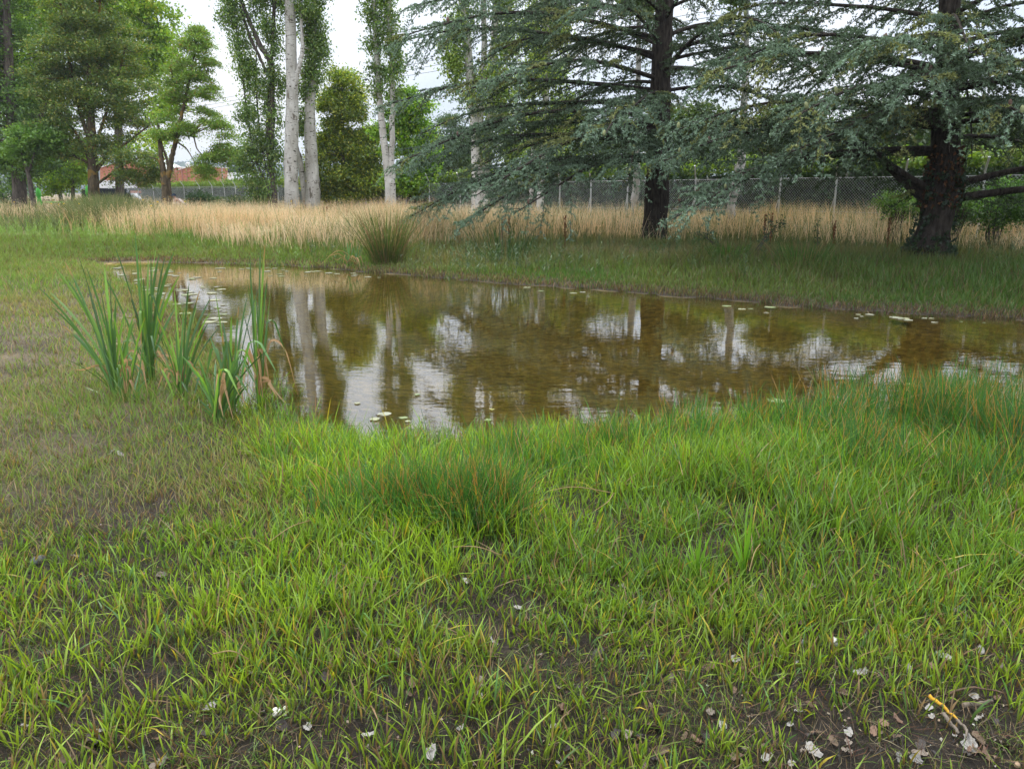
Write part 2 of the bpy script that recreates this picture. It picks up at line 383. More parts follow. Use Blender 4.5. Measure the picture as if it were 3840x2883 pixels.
# ------------------------------------------------------------------ camera and render settings
cam = bpy.data.cameras.new('camera'); co = bpy.data.objects.new('camera', cam); C.objects.link(co)
cam.sensor_width = 36; cam.lens = 36 * FPX / 3840; co.location = (0, 0, CAMZ); co.rotation_euler = (PI / 2 - PITCH, 0, 0)
cam.clip_start = 0.05; cam.clip_end = 6000
sc = bpy.context.scene; sc.camera = co
sc.view_settings.view_transform = 'Standard'; sc.view_settings.look = 'None'; sc.view_settings.exposure = 0.6; sc.view_settings.gamma = 1
cy = sc.cycles; cy.max_bounces = 7; cy.diffuse_bounces = 4; cy.glossy_bounces = 3; cy.transmission_bounces = 3; cy.transparent_max_bounces = 8
cy.use_adaptive_sampling = False; cy.min_light_bounces = 2; cy.min_transparent_bounces = 3; cy.sample_clamp_indirect = 6; cy.caustics_reflective = False; cy.caustics_refractive = False
cy.use_denoising = True; cy.denoiser = 'OPENIMAGEDENOISE'; cy.denoising_input_passes = 'RGB_ALBEDO_NORMAL'; cy.denoising_prefilter = 'ACCURATE'


# ================================================================== GRASS (uncountable: stuff)
def sampler(n, y0, y1, bias=1.0, mx=0.70, m0=0.8):
    u = rng.random(n); p = 2 - bias
    Y = (y0 ** p + u * (y1 ** p - y0 ** p)) ** (1 / p) if abs(p) > 1e-6 else y0 * (y1 / y0) ** u
    X = (rng.random(n) * 2 - 1) * (mx * Y + m0)
    return X, Y
def gauss(u, v, cu, cv, ru, rv): return np.exp(-(((u - cu) / ru) ** 2 + ((v - cv) / rv) ** 2))

# ---- foreground lawn: tufts of bright green blades in dark mud
def lawn():
    mb = MB(); mbd = MB()
    X, Y = sampler(36000, 1.35, 8.5, 1.35)
    sd = pond_sd(X, Y); Z = np.maximum(ground_z(X, Y), -0.06)
    u, v = px(np.stack([X, Y, Z], 1))
    nz_ = (fbm(X, Y, .8, 53, 3) - .5); left = np.maximum(sstep(1250 + 500 * nz_, 600 + 500 * nz_, u) * sstep(2120 + 260 * nz_, 1780 + 260 * nz_, v), sstep(420, 80, u) * sstep(2260, 1850, v))
    dens = 0.70 + 0.30 * sstep(2500, 2250, v)
    dens *= 1 - 0.58 * sstep(2350, 2750, v) * (0.55 + 0.45 * sstep(1000, 1700, u))
    dens *= 1 - 0.90 * gauss(u, v, 3750, 2800, 560, 190)
    dens *= 1 - 0.45 * gauss(u, v, 2000, 2560, 500, 90)
    dens *= 0.35 + 0.65 * sstep(0.36, 0.52, fbm(X, Y, 0.42, 51, 3))
    dens *= 1 - 0.80 * left
    dens *= sstep(-0.75, -0.15, sd + 0.25 * (fbm(X, Y, 0.4, 77) - .5))
    keep = rng.random(len(X)) < dens
    X, Y, Z, u, v, left, sd = [a[keep] for a in (X, Y, Z, u, v, left, sd)]
    tall = sstep(2450, 1900, v) * sstep(600, 1200, u) * (0.8 + 0.5 * sstep(2000, 3200, u) * sstep(2150, 1800, v)); n = len(X)
    h0 = (0.085 + 0.075 * tall) * (0.45 + 1.15 * fbm(X, Y, 0.55, 61, 3)) * (1 - 0.35 * left)
    k = rng.integers(3, 9, n)
    I = np.repeat(np.arange(n), k); m_ = len(I)
    r = 0.004 + 0.050 * rng.random(m_) ** 1.3 ; az = rng.random(m_) * 2 * PI
    bx = X[I] + np.cos(az) * r; by = Y[I] + np.sin(az) * r
    az2 = az + rng.normal(size=m_) * 0.6
    h = h0[I] * (0.45 + 0.85 * rng.random(m_)) * np.where(rng.random(m_) < .05, 1.5, 1)
    dist = np.hypot(Y[I], 1.6)
    w = np.maximum(0.0060, 0.00085 * dist) * (0.7 + 0.7 * rng.random(m_))
    lean = np.abs(rng.normal(size=m_)) * 0.22 + 0.03; curl = np.abs(rng.normal(size=m_)) * 0.30 + np.where(rng.random(m_) < .07, .9, 0)
    # colours
    f1 = fbm(X, Y, 1.3, 71)[I]; yel = sstep(2100, 2500, v)[I]
    bright = np.array([0.33, 0.50, 0.035]); mid = np.array([0.17, 0.31, 0.03]); cool = np.array([0.13, 0.27, 0.07]); yg = np.array([0.33, 0.44, 0.04])
    f = np.clip((f1 - 0.35) * 3.2, 0, 1)[:, None]
    ct = mid * (1 - f) + bright * f
    ct = ct * (1 - 0.6 * yel[:, None]) + yg * 0.6 * yel[:, None]
    cz = gauss(u, v, 3250, 1680, 330, 130)[I][:, None]; ct = ct * (1 - .8 * cz) + np.array([0.30, 0.52, 0.03]) * .8 * cz
    rr = rng.random(m_)
    cc = rng.random(m_) < 0.18; ct[cc] = cool
    lf = left[I][:, None]; ct = ct * (1 - .55 * lf) + np.array([0.13, 0.17, 0.045]) * .55 * lf
    ye = rr < 0.045; ct[ye] = (0.52, 0.40, 0.05)
    br = (rr > 0.93 - .30 * left[I] - .09 * yel); ct[br] = (0.30, 0.19, 0.10)
    ct *= (0.6 + 0.75 * rng.random((m_, 1)))
    cb = ct * 0.34 + np.array([0.05, 0.03, 0.012]) * .5  # blade feet darkened to paint in contact shade
    zz = ground_z(bx, by)
    zz = np.maximum(zz - 0.004, -0.07)
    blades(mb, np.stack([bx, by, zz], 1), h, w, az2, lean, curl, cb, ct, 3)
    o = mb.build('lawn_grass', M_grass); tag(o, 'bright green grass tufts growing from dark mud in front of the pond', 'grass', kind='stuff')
lawn()

# ---- thatch: dead stems, runners lying low over the mud
def thatch():
    mb = MB()
    X, Y = sampler(130000, 1.35, 12, 1.35); sd = pond_sd(X, Y)
    Z = ground_z(X, Y); u, v = px(np.stack([X, Y, Z], 1))
    left = sstep(1250, 700, u) * sstep(2100, 1800, v)
    keep = (sd > -0.25) & (rng.random(len(X)) < (0.75 + 0.25 * left) * (0.3 + 0.9 * fbm(X, Y, 0.5, 88)))
    X, Y, Z = X[keep], Y[keep], Z[keep]; left = left[keep]; n = len(X)
    h = 0.03 + 0.07 * rng.random(n) ; w = np.maximum(0.0022, 0.0005 * Y) * (0.6 + .8 * rng.random(n))
    lean = 0.6 + 2.2 * rng.random(n); h = h / (1 + lean * 0.6)
    c = pick([(0.10, 0.065, 0.04), (0.26, 0.19, 0.11), (0.16, 0.075, 0.05), (0.045, 0.035, 0.028), (0.34, 0.27, 0.17)], [4, 2.2, 2, 3, .8], n, .25)
    blades(mb, np.stack([X, Y, Z + 0.002 + 0.012 * rng.random(n)], 1), h, w, rng.random(n) * 2 * PI, lean, rng.normal(size=n) * 0.5, c * .8, c, 2)
    o = mb.build('dead_thatch', M_straw); tag(o, 'brown dead stems and runners lying on the wet mud between grass', 'dead grass', kind='stuff')
thatch()

def underlayer():
    mb = MB(); X, Y = sampler(170000, 1.3, 7.5, 1.3); sd = pond_sd(X, Y); Z = ground_z(X, Y)
    keep = (sd > -.1) & (rng.random(len(X)) < .15 + .85 * sstep(.33, .55, fbm(X, Y, .35, 151, 3))); X, Y, Z = X[keep], Y[keep], Z[keep]; n = len(X)
    c = pick([(.12, .20, .03), (.20, .28, .04), (.16, .10, .05), (.30, .22, .10), (.07, .11, .03)], [4, 3, 3, 1.5, 2], n, .25)
    blades(mb, np.stack([X, Y, Z - .002], 1), .015 + .05 * rng.random(n) ** 1.5, np.maximum(.0025, .0006 * Y) * (.6 + .8 * rng.random(n)), rng.random(n) * 6.3, np.abs(rng.normal(size=n)) * .7, np.abs(rng.normal(size=n)) * .6, c * .6, c, 2)
    o = mb.build('short_undergrowth', M_grass); tag(o, 'short mixed green and brown growth between the taller grass blades', 'grass', kind='stuff')
    mb = MB(); X, Y = sampler(26000, 1.3, 7, 1.5); sd = pond_sd(X, Y); Z = ground_z(X, Y); keep = sd > .05; X, Y, Z = X[keep], Y[keep], Z[keep]; n = len(X)
    leaves(mb, np.stack([X, Y, Z + .004 + .004 * rng.random(n)], 1), .004 + .012 * rng.random(n) ** 2.5, pick([(.05, .038, .028), (.14, .10, .07), (.26, .20, .14), (.03, .028, .026), (.36, .33, .28)], [4, 3, 1.5, 4, .5], n, .3), 1.0, 0, .8)
    o = mb.build('soil_crumbs', M_litter); tag(o, 'crumbs of soil, bark and broken leaf strewn over the dark mud', 'litter', kind='stuff')
underlayer()

# ---- marsh on the left bank: short sparse olive and brown sedge
def marsh():
    mb = MB()
    X, Y = sampler(230000, 3.4, 19.0, 0.9, 0.72, 1.0); keep = X < 0.5
    X, Y = X[keep], Y[keep]; sd = pond_sd(X, Y); Z = ground_z(X, Y); u, v = px(np.stack([X, Y, Z], 1))
    region = sstep(1350, 850, u) * sstep(2200, 1850, v) * (sd > -0.30)
    pat = fbm(X, Y, 0.9, 91, 3); pat2 = fbm(X, Y, 2.6, 95, 2)
    bare = np.maximum(gauss(u, v, 60, 1330, 260, 130), 0.45 * gauss(u, v, 300, 1800, 330, 120))
    keep = rng.random(len(X)) < region * (0.45 + .55 * sstep(0.35, 0.6, pat)) * (1 - 0.75 * bare)
    X, Y, Z, u, v, pat2, sd = [a[keep] for a in (X, Y, Z, u, v, pat2, sd)]; n = len(X)
    lush = np.maximum(gauss(u, v, 560, 1560, 380, 130), sstep(1250, 980, v) * 0.8)
    h = (0.08 + 0.07 * rng.random(n)) * (0.7 + .6 * lush) * (0.7 + .6 * fbm(X, Y, .5, 97)); w = np.maximum(0.0042, 0.00085 * Y) * (0.6 + .7 * rng.random(n))
    f = np.clip((pat2 - .4) * 3, 0, 1)[:, None]
    ct = np.array([0.23, 0.33, 0.07]) * (1 - f) + np.array([0.33, 0.31, 0.11]) * f
    lf = lush[:, None]; ct = ct * (1 - .6 * lf) + np.array([0.17, 0.32, 0.05]) * .6 * lf
    r = rng.random(n); b = r < (0.30 * (1 - .6 * lush)); ct[b] = (0.38, 0.27, 0.16); y = r > .985; ct[y] = (0.5, .38, .06); s = (r > .93) & ~y; ct[s] = (.34, .27, .17)
    ct *= 0.7 + .6 * rng.random((n, 1))
    blades(mb, np.stack([X, Y, np.maximum(Z, -0.05) - .003], 1), h, w, rng.random(n) * 2 * PI, np.abs(rng.normal(size=n)) * .35, np.abs(rng.normal(size=n)) * .35, ct * .6, ct, 2)
    o = mb.build('marsh_sedge', M_grass); tag(o, 'short sparse olive and reddish sedge on the muddy left bank', 'sedge', kind='stuff')
marsh()

# ---- rushes standing in dense patches on the near bank, many with orange tips
def rush_patch(name, label, spots, seed_n):
    mb = MB()
    for (u0, v0, ru, rv, n, hmin, hmax, dark) in spots:
        c = G(u0, v0, 0.03); e = G(u0 + ru, v0, .03); f = G(u0, v0 + rv, .03)
        rx = abs(e[0] - c[0]); ry = abs(f[1] - c[1])
        nc = max(3, n // 14); ccx = c[0] + rng.normal(size=nc) * rx * .6; ccy = c[1] + rng.normal(size=nc) * ry * .6
        I = rng.integers(0, nc, n)
        X = ccx[I] + rng.normal(size=n) * 0.045; Y = ccy[I] + rng.normal(size=n) * .045
        Z = np.maximum(ground_z(X, Y), -.12)
        h = hmin + (hmax - hmin) * rng.random(n) ** 1.2
        w = np.maximum(0.0040, 0.0009 * Y) * (.75 + .4 * rng.random(n))
        az = rng.random(n) * 2 * PI
        cb = pick([(0.045, 0.12, 0.028), (0.075, 0.185, 0.03)], [dark, 1 - dark], n, .2); ct = cb * 1.25
        r = rng.random(n); o_ = r < 0.16; ct[o_] = (0.48, 0.21, 0.05); s = (r > .95); cb[s] = (.33, .2, .09); ct[s] = (.42, .27, .12)
        blades(mb, np.stack([X, Y, Z - .005], 1), h, w, az, np.abs(rng.normal(size=n)) * .20, np.abs(rng.normal(size=n)) * .22 + np.where(rng.random(n) < .08, .8, 0), cb, ct, 5)
    o = mb.build(name, M_grass); tag(o, label, 'rushes', kind='stuff')
rush_patch('near_rushes', 'dense green rushes with orange tips standing at the near edge of the pond', [
    (1560, 1950, 190, 55, 1200, .18, .38, .4), (1790, 1980, 120, 50, 1500, .2, .42, .55), (1350, 1930, 170, 50, 420, .14, .28, .3),
    (2050, 1760, 300, 60, 350, .18, .34, .4), (2350, 1690, 200, 50, 380, .2, .36, .55), (2700, 1660, 230, 60, 420, .22, .4, .6),
    (3060, 1640, 180, 70, 500, .25, .46, .7), (3250, 1760, 170, 80, 520, .24, .42, .8), (3560, 1620, 240, 80, 1500, .28, .56, .8),
    (3780, 1740, 130, 120, 1300, .28, .56, .85), (3380, 1575, 260, 22, 420, .28, .55, .8), (2900, 1610, 260, 22, 260, .2, .42, .7), (2300, 1700, 260, 30, 260, .18, .36, .6), (3700, 1560, 160, 22, 300, .3, .6, .85), (3650, 1850, 200, 70, 300, .2, .4, .8), (1250, 1760, 170, 35, 130, .12, .25, .3),
    (3150, 1500, 100, 25, 160, .3, .5, .8), (3500, 1490, 160, 25, 220, .25, .46, .8), (2600, 1560, 260, 20, 60, .16, .32, .5), (1560, 1690, 120, 40, 90, .14, .26, .2)], 0)

def emergent():
    mb = MB()                          # taller clear grass tufts along the near waterline
    X, Y = sampler(11000, 4.2, 7.2, 1.0); sd = pond_sd(X, Y); u, v = px(np.stack([X, Y, 0 * X], 1))
    keep = (sd > -.55) & (sd < .9) & (u > 1000) & (rng.random(len(X)) < (.25 + .75 * sstep(-.5, .2, sd)) * (.3 + fbm(X, Y, .5, 101))); X, Y = X[keep], Y[keep]; n = len(X)
    k = 5; I = np.repeat(np.arange(n), k); m_ = len(I); az = rng.random(m_) * 2 * PI
    h = (.07 + .15 * rng.random(m_) ) * (0.6 + .6 * rng.random(n))[I] * (1 + .3 * sstep(0, 4, X[I])); ct = pick([(0.14, .30, .04), (0.10, .24, .05), (.42, .2, .05)], [5, 5, .6], m_, .2)
    blades(mb, np.stack([X[I] + np.cos(az) * .012, Y[I] + np.sin(az) * .012, np.full(m_, -.06)], 1), h + .06, .0042 * (.7 + .6 * rng.random(m_)), az, .08 + np.abs(rng.normal(size=m_)) * .22, np.abs(rng.normal(size=m_)) * .3, ct * .6, ct, 4)
    o = mb.build('waterline_grass', M_grass); tag(o, 'upright green grass shoots rising from the shallow near waterline', 'grass', kind='stuff')
emergent()

# ---- far bank: green fringe, low forbs
def bank():
    mb = MB()
    X, Y = sampler(330000, 9, 25, 0.8, 0.72, 1.5); sd = pond_sd(X, Y); Z = ground_z(X, Y); u, v = px(np.stack([X, Y, Z], 1))
    yb = np.interp(u, [0, 900, 1500, 2200, 3000, 3840], [900, 945, 965, 925, 950, 975])   # where meadow takes over
    m_ = (sd > -.25) & (v > yb - 60) & (v < np.interp(u, [0, 420, 700], [1030, 1020, 1600])) & (Y > 8)
    m_ &= rng.random(len(X)) < sstep(-.2, .3, sd)
    X, Y, Z, u, v, sd, yb = [a[m_] for a in (X, Y, Z, u, v, sd, yb)]; n = len(X)
    rise = sstep(0.3, 3.5, sd)
    right = sstep(1900, 2900, u)
    top_ = sstep(1030, 985, v) * sstep(1300, 1800, u); h = (0.10 + 0.20 * rise * (1 + .3 * right)) * (.6 + .8 * fbm(X, Y, 1.2, 111)) * (.6 + .7 * rng.random(n))
    w = np.maximum(.004, .00075 * Y) * (.6 + .7 * rng.random(n))
    f = np.clip((fbm(X, Y, 2.5, 115) - .35) * 3, 0, 1)[:, None]
    ct = np.array([0.10, 0.20, 0.03]) * (1 - f) + np.array([0.17, 0.24, 0.05]) * f
    ls = sstep(1400, 600, u)[:, None]; ct = ct * (1 - .6 * ls) + np.array([0.23, 0.30, 0.075]) * .6 * ls
    tb_ = (top_ * (.55 + .45 * sstep(.35, .6, fbm(X, Y, 1.4, 117))))[:, None]; ct = ct * (1 - .75 * tb_) + np.array([.36, .29, .15]) * .75 * tb_; edge = sstep(.9, .1, sd); r = rng.random(n); b = r < .10 + .6 * edge; ct[b] = pick([(.19, .11, .06), (.13, .085, .045), (.30, .21, .12)], [3, 3, 1.5], int(b.sum()))
    g_ = (r > .9); ct[g_] = (.27, .22, .10)
    ct *= (.7 + .6 * rng.random((n, 1))) * (1 - .30 * right[:, None])  # colour darkened towards the right to paint the cedars' shade
    blades(mb, np.stack([X, Y, Z - .01], 1), h, w, rng.random(n) * 2 * PI, np.abs(rng.normal(size=n)) * .22, np.abs(rng.normal(size=n)) * .3, ct * .6, ct, 3)
    o = mb.build('bank_grass', M_grass); tag(o, 'green grass fringe with brown sedge along the far waterline', 'grass', kind='stuff')
    # forbs: upright leafy weeds behind the fringe
    mb = MB()
    X, Y = sampler(9500, 13, 30, 1.0, .72, 1); sd = pond_sd(X, Y); Z = ground_z(X, Y); u, v = px(np.stack([X, Y, Z], 1))
    pr = np.zeros(len(X))
    for (cu, cv, ru, rv, wgt) in [(150, 870, 320, 45, 1), (600, 900, 420, 40, .9), (1000, 930, 300, 35, .7), (2000, 985, 380, 45, .9), (2650, 985, 380, 45, .8), (3100, 960, 450, 45, .6), (3750, 970, 200, 70, .7)]: pr = np.maximum(pr, wgt * gauss(u, v, cu, cv, ru, rv))
    keep = rng.random(len(X)) < pr; X, Y, Z, u = X[keep], Y[keep], Z[keep], u[keep]; n = len(X)
    H = .28 + .5 * rng.random(n) ** 1.5 * (1 + .3 * sstep(1200, 800, u))
    k = 26; I = np.repeat(np.arange(n), k); t = np.tile(np.linspace(.08, 1, k), n); az = rng.random(n * k) * 2 * PI
    lx = (rng.normal(size=(n, 2)) * .12)[I] * t[:, None] ** 2
    P = np.stack([X[I] + lx[:, 0], Y[I] + lx[:, 1], Z[I] + H[I] * t], 1)
    c0 = np.where(sstep(1400, 900, u)[:, None] > .5, np.array([[.20, .33, .05]]), np.array([[.075, .14, .035]])) * (.7 + .6 * rng.random((n, 1)))
    blades(mb, P, .075 * (1.15 - .7 * t) * (.7 + .6 * rng.random(n * k)), .012 * np.ones(n * k), az, 1.1 + 0 * t, .3 + 0 * t, c0[I] * .8, c0[I], 2)
    blades(mb, np.stack([X, Y, Z], 1), H, .009 + 0 * H, rng.random(n) * 6, 0 * H, 0 * H, c0 * .7, c0 * .7, 2)
    o = mb.build('leafy_weeds', M_leaf); tag(o, 'leafy green weeds growing between the far bank and the dry meadow', 'weeds', kind='stuff')
bank()

# ---- dry golden oat meadow
def meadow():
    mb = MB()
    def lay(n, y0, y1, seg, bias):
        X, Y = sampler(n, y0, y1, bias, .72, 2); Z = ground_z(X, Y); u, v = px(np.stack([X, Y, Z], 1))
        yb = np.interp(u, [0, 600, 900, 1500, 2200, 3000, 3840], [835, 895, 935, 945, 912, 935, 965]) + 40 * (fbm(X, Y, 3, 131) - .5)
        fy = 21 + 47 * (11.7 - X) / 40.4 + 3.5
        keep = (rng.random(n) < sstep(yb + 22, yb - 22, v)) & (Y < np.where(X > -30, fy, 90)); X, Y, Z, u, v, yb = [a[keep] for a in (X, Y, Z, u, v, yb)]; n = len(X)
        shade = np.maximum(gauss(u, v, 2450, 905, 500, 50), gauss(u, v, 3400, 930, 600, 50))
        gl = np.maximum(gauss(u, v, 100, 800, 480, 60), .15 * shade); low = sstep(yb - 75, yb - 5, v + 40 * (fbm(X, Y, 1.5, 137) - .5)) * sstep(1200, 1900, u); gl = np.maximum(gl, .35 * low); olive_ = .45 * low[:, None]  # painted cedar shade: greener stalks under them, olive tint along the front
        h = (.72 + .46 * rng.random(n) ** 1.5) * (.50 + .95 * fbm(X, Y, 1.5, 135, 3)) * (1 - .35 * sstep(940, 1010, v)); w = np.maximum(.0035, .00062 * Y) * (.6 + .8 * rng.random(n))
        az = rng.random(n) * 2 * PI; lean = np.abs(rng.normal(size=n)) * .13; curl = np.abs(rng.normal(size=n)) * .2
        tone = np.clip((fbm(X, Y, 2.5, 139) - .3) * 2.5, 0, 1)[:, None]
        ct = (np.array([.64, .46, .25]) * (1 - tone) + np.array([.84, .65, .44]) * tone) * (1 + .45 * sstep(1500, 2300, u)[:, None]).clip(1, 1.4); ct = ct * (1 - .5 * olive_) + np.array([.17, .15, .075]) * .5 * olive_  # straw colour lightened on the cedar side to offset the cedars' shade
        gl = np.maximum(gl, .8 * sstep(.60, .74, fbm(X, Y, 1.8, 143))); r = rng.random(n); gsel = r < (.13 + .62 * gl); ct[gsel] = pick([(.16, .22, .06), (.25, .26, .09)], [1, 1], int(gsel.sum())); ct *= .75 + .5 * rng.random((n, 1))
        cb = ct * .8 * np.array([.92, .95, .85])
        base = np.stack([X, Y, Z], 1)
        blades(mb, base, h, w, az, lean, curl, cb, ct, seg)
        # drooping spikelets around the stalk top
        k = 6; I = np.repeat(np.nonzero(~gsel)[0], k)
        if len(I):
            t = .68 + .34 * rng.random(len(I)); d = np.stack([np.cos(az), np.sin(az)], 1)[I]
            P = base[I] + np.stack([d[:, 0] * (lean[I] * t + curl[I] * t * t) * h[I], d[:, 1] * (lean[I] * t + curl[I] * t * t) * h[I], h[I] * t * (1 - .35 * curl[I] * t)], 1)
            P += rng.normal(size=P.shape) * np.array([.035, .035, .01])
            s = np.maximum(.022, .0010 * Y[I]) * (.7 + .6 * rng.random(len(I)))
            leaves(mb, P, s, np.clip(ct[I] * (1.1 + .25 * rng.random((len(I), 1))), 0, .85), 0, .8, .4)
    lay(120000, 13.5, 27, 3, .7); lay(75000, 22, 46, 2, .9); lay(26000, 42, 85, 2, 1.0)
    o = mb.build('meadow_grass', M_straw); tag(o, 'tall dry golden oat grass filling the meadow behind the pond', 'dry grass', kind='stuff')
    # tangled olive weeds in front of the left-hand trees
    mb = MB(); n = 16000
    X = rng.uniform(-46, -9, n); Y = rng.uniform(31, 46, n); u, v = px(np.stack([X, Y, 0 * X + 1], 1))
    keep = (u < 1130) & (rng.random(n) < (.12 + .88 * gauss(u, 0, 400, 0, 190, 1))) & (Y < 21 + 47 * (11.7 - X) / 40.4 - .6); X, Y, u = X[keep], Y[keep], u[keep]; n = len(X); Z = ground_z(X, Y)
    k = 12; I = np.repeat(np.arange(n), k)
    h = (.9 + .75 * rng.random(n))[I] * (.6 + .5 * rng.random(n * k)) * ((.40 + .60 * gauss(u, 0, 400, 0, 190, 1)) * (1 - .45 * gauss(u, 0, 655, 0, 40, 1)))[I]
    c = pick([(.15, .19, .06), (.22, .24, .09), (.10, .15, .05), (.33, .27, .14)], [4, 3, 2, 1], n)[I]
    blades(mb, np.stack([X[I], Y[I], Z[I]], 1) + rng.normal(size=(n * k, 3)) * np.array([.15, .15, 0]), h, .03 + 0 * h, rng.random(n * k) * 6.3, .2 + .5 * rng.random(n * k), .3 * rng.random(n * k), c * .7, c, 2)
    f = rng.random(n) < .02
    leaves(mb, np.stack([X[f], Y[f], Z[f] + 1.0 + .2 * rng.random(f.sum())], 1), .1, np.tile([.85, .6, .02], (f.sum(), 1)))
    o = mb.build('tangled_weeds', M_straw); tag(o, 'tangled olive weeds with a few yellow flowers before the left trees', 'weeds', kind='stuff')
meadow()

# ================================================================== TREES
def wpath(pts, D, n=None, doff=0.0):
    """photo-pixel polyline (u, v, width px[, depth offset]) -> world path and radii at distance D"""
    P = [W(p[0], p[1], D + (p[3] if len(p) > 3 else 0) + doff) for p in pts]; R = [p[2] * .5 / FPX * D for p in pts]
    n = n or max(8, len(pts) * 6)
    Q = smooth_path(P, n); r = np.interp(np.linspace(0, len(pts) - 1, n), range(len(pts)), R)
    return Q, r
def flare(Q, r, z=0.0, amt=.35, hgt=.9):
    return r * (1 + amt * np.exp(-np.clip(Q[:, 2] - z, 0, 9) / hgt * 2.2))

LEAFGAIN = np.array([2.2, 1.9, 1.2])
def broad_tree(name, label, cat, D, stems, blobs, nleaf, lsize, cols, wts, bark, base=None, group=None, clump=(.35, .75), flat=.55,
               twigs=150, upb=.6, droop=0.0, shell=.45, asp=.62, lean_leaf=None, rzf=1.0, rootz=0.1):
    b0 = W(stems[0][0][0], stems[0][0][1], D); t = thing(name, label, cat, (b0[0], b0[1], rootz), group); cols = [tuple(np.array(c_) * LEAFGAIN) for c_ in cols]
    tb = MB(); nodes = []
    for k, s in enumerate(stems):
        s = [tuple(p) for p in s]
        Q, r = wpath(s, D, n=max(10, len(s) * 7))
        if Q[0, 2] < 3.0 and k < 4 and r[0] > .05:      # runs down into the ground
            g0 = Q[0].copy(); g0[2] = rootz - .15; Q = np.vstack([g0, Q]); r = np.concatenate([[r[0] * 1.05], r]); r = flare(Q, r, rootz, .12 if bark is M_poplar else .35)
        Q[1:-1] += rng.normal(size=Q[1:-1].shape) * np.where(r > .15, r * .02, r * .12)[1:-1, None]
        tube(tb, Q, r, 16 if r.max() > .12 else 6, jit=.04); nodes.append(Q[len(Q) // 4:])
    nodes = np.vstack(nodes)
    area = np.array([b[2] * b[3] for b in blobs], float); tot = area.sum()
    cen = []; rad = []
    for bl, a in zip(blobs, area):
        off = bl[4] if len(bl) > 4 else 0
        c = W(bl[0], bl[1], D + off); rx, rz = bl[2] * D / FPX, bl[3] * D / FPX
        ry = min(rx, rz, 3.5) * rzf if bl[2] > 70 else rx * rzf
        nc = max(5, int(2.1 * (rx * rz) ** 1.0 / (np.mean(clump) ** 2) * (0.8 + ry)**.5))
        d = nrm(rng.normal(size=(nc, 3))); rr = rng.random(nc) ** shell
        cen.append(c + d * rr[:, None] * np.array([rx, ry, rz])); rad.append(clump[0] + (clump[1] - clump[0]) * rng.random(nc))
    cen = np.vstack(cen); rad = np.concatenate(rad)
    # twigs from the nearest limb to a share of the clumps
    sel = rng.permutation(len(cen))[:twigs]
    for i in sel:
        dd = nodes - cen[i]; dd2 = (dd ** 2).sum(1) + 3 * np.clip(dd[:, 2], 0, None) ** 2
        a = nodes[np.argmin(dd2)]; mid = (a + cen[i]) / 2 + rng.normal(size=3) * .12 * np.linalg.norm(a - cen[i]); mid[2] += .05 * np.linalg.norm(a - cen[i])
        ln = np.linalg.norm(a - cen[i]); tube(tb, smooth_path([a, mid, cen[i]], 6), np.linspace(.014 + .011 * ln, .008, 6), 4, cap=False)
    trunk = tb.build('trunk', bark, t, smooth=True)
    w = rad ** 2; per = rng.choice(len(cen), nleaf, p=w / w.sum())
    P = cen[per] + rng.normal(size=(nleaf, 3)) * (rad[per, None] * np.array([.55, .55, .55 * flat]))
    if lean_leaf is not None: P[:, 2] -= lean_leaf * (P[:, 0] - cen[per, 0]) ** 2
    ctone = rng.normal(size=len(cen)) * .16
    Cc = pick(cols, wts, nleaf, .14) * (1 + ctone[per])[:, None]
    lb = MB(); leaves(lb, P, lsize * (.65 + .7 * rng.random(nleaf)), np.clip(Cc, .01, .6), upb, droop, asp)
    lb.build('crown', M_leaf, t)
    return t

GREENA = [(.10, .19, .035), (.14, .25, .045), (.065, .13, .03)]
# left edge, dark deep crown over two stems
broad_tree('dark_tree', 'dark green tree at the left edge with a broad grey lower trunk', 'tree', 50,
    [[(75, 790, 52), (72, 700, 46), (60, 560, 40), (40, 400, 34), (30, 150, 28), (20, -150, 18)], [(60, 560, 22), (140, 450, 16), (200, 350, 10)]],
    [(40, 120, 130, 140, 1), (30, 380, 130, 150), (60, 560, 130, 90), (170, 620, 110, 60), (30, 650, 70, 60), (170, 420, 100, 120, 2), (10, -200, 150, 180), (-150, 300, 150, 300), (-150, -50, 150, 300)],
    60000, .17, [(.055, .12, .035), (.08, .16, .035), (.04, .09, .03)], [3, 2, 2], M_greybark, twigs=220)
broad_tree('slender_tree', 'thin dark curved stem leaning beside the broad grey trunk on the left', 'tree', 46,
    [[(127, 790, 16), (120, 715, 15), (105, 650, 14), (88, 600, 13), (70, 520, 9)], [(105, 650, 9), (125, 590, 8), (130, 520, 6)]],
    [(75, 500, 80, 60), (140, 530, 60, 60), (60, 590, 60, 40)], 9000, .16, [(.07, .15, .035), (.10, .19, .04)], [2, 1], M_greybark, twigs=50)
broad_tree('understorey_tree', 'small bright green tree in the gap between the two left trunks', 'tree', 60,
    [[(275, 760, 14), (272, 680, 12), (262, 600, 8)]], [(240, 640, 70, 60), (200, 690, 60, 40), (290, 610, 60, 50), (150, 600, 60, 60), (250, 560, 90, 50)], 15000, .18, [(.14, .26, .03), (.17, .30, .035), (.08, .16, .03)], [2, 1, 1], M_greybark, twigs=60)
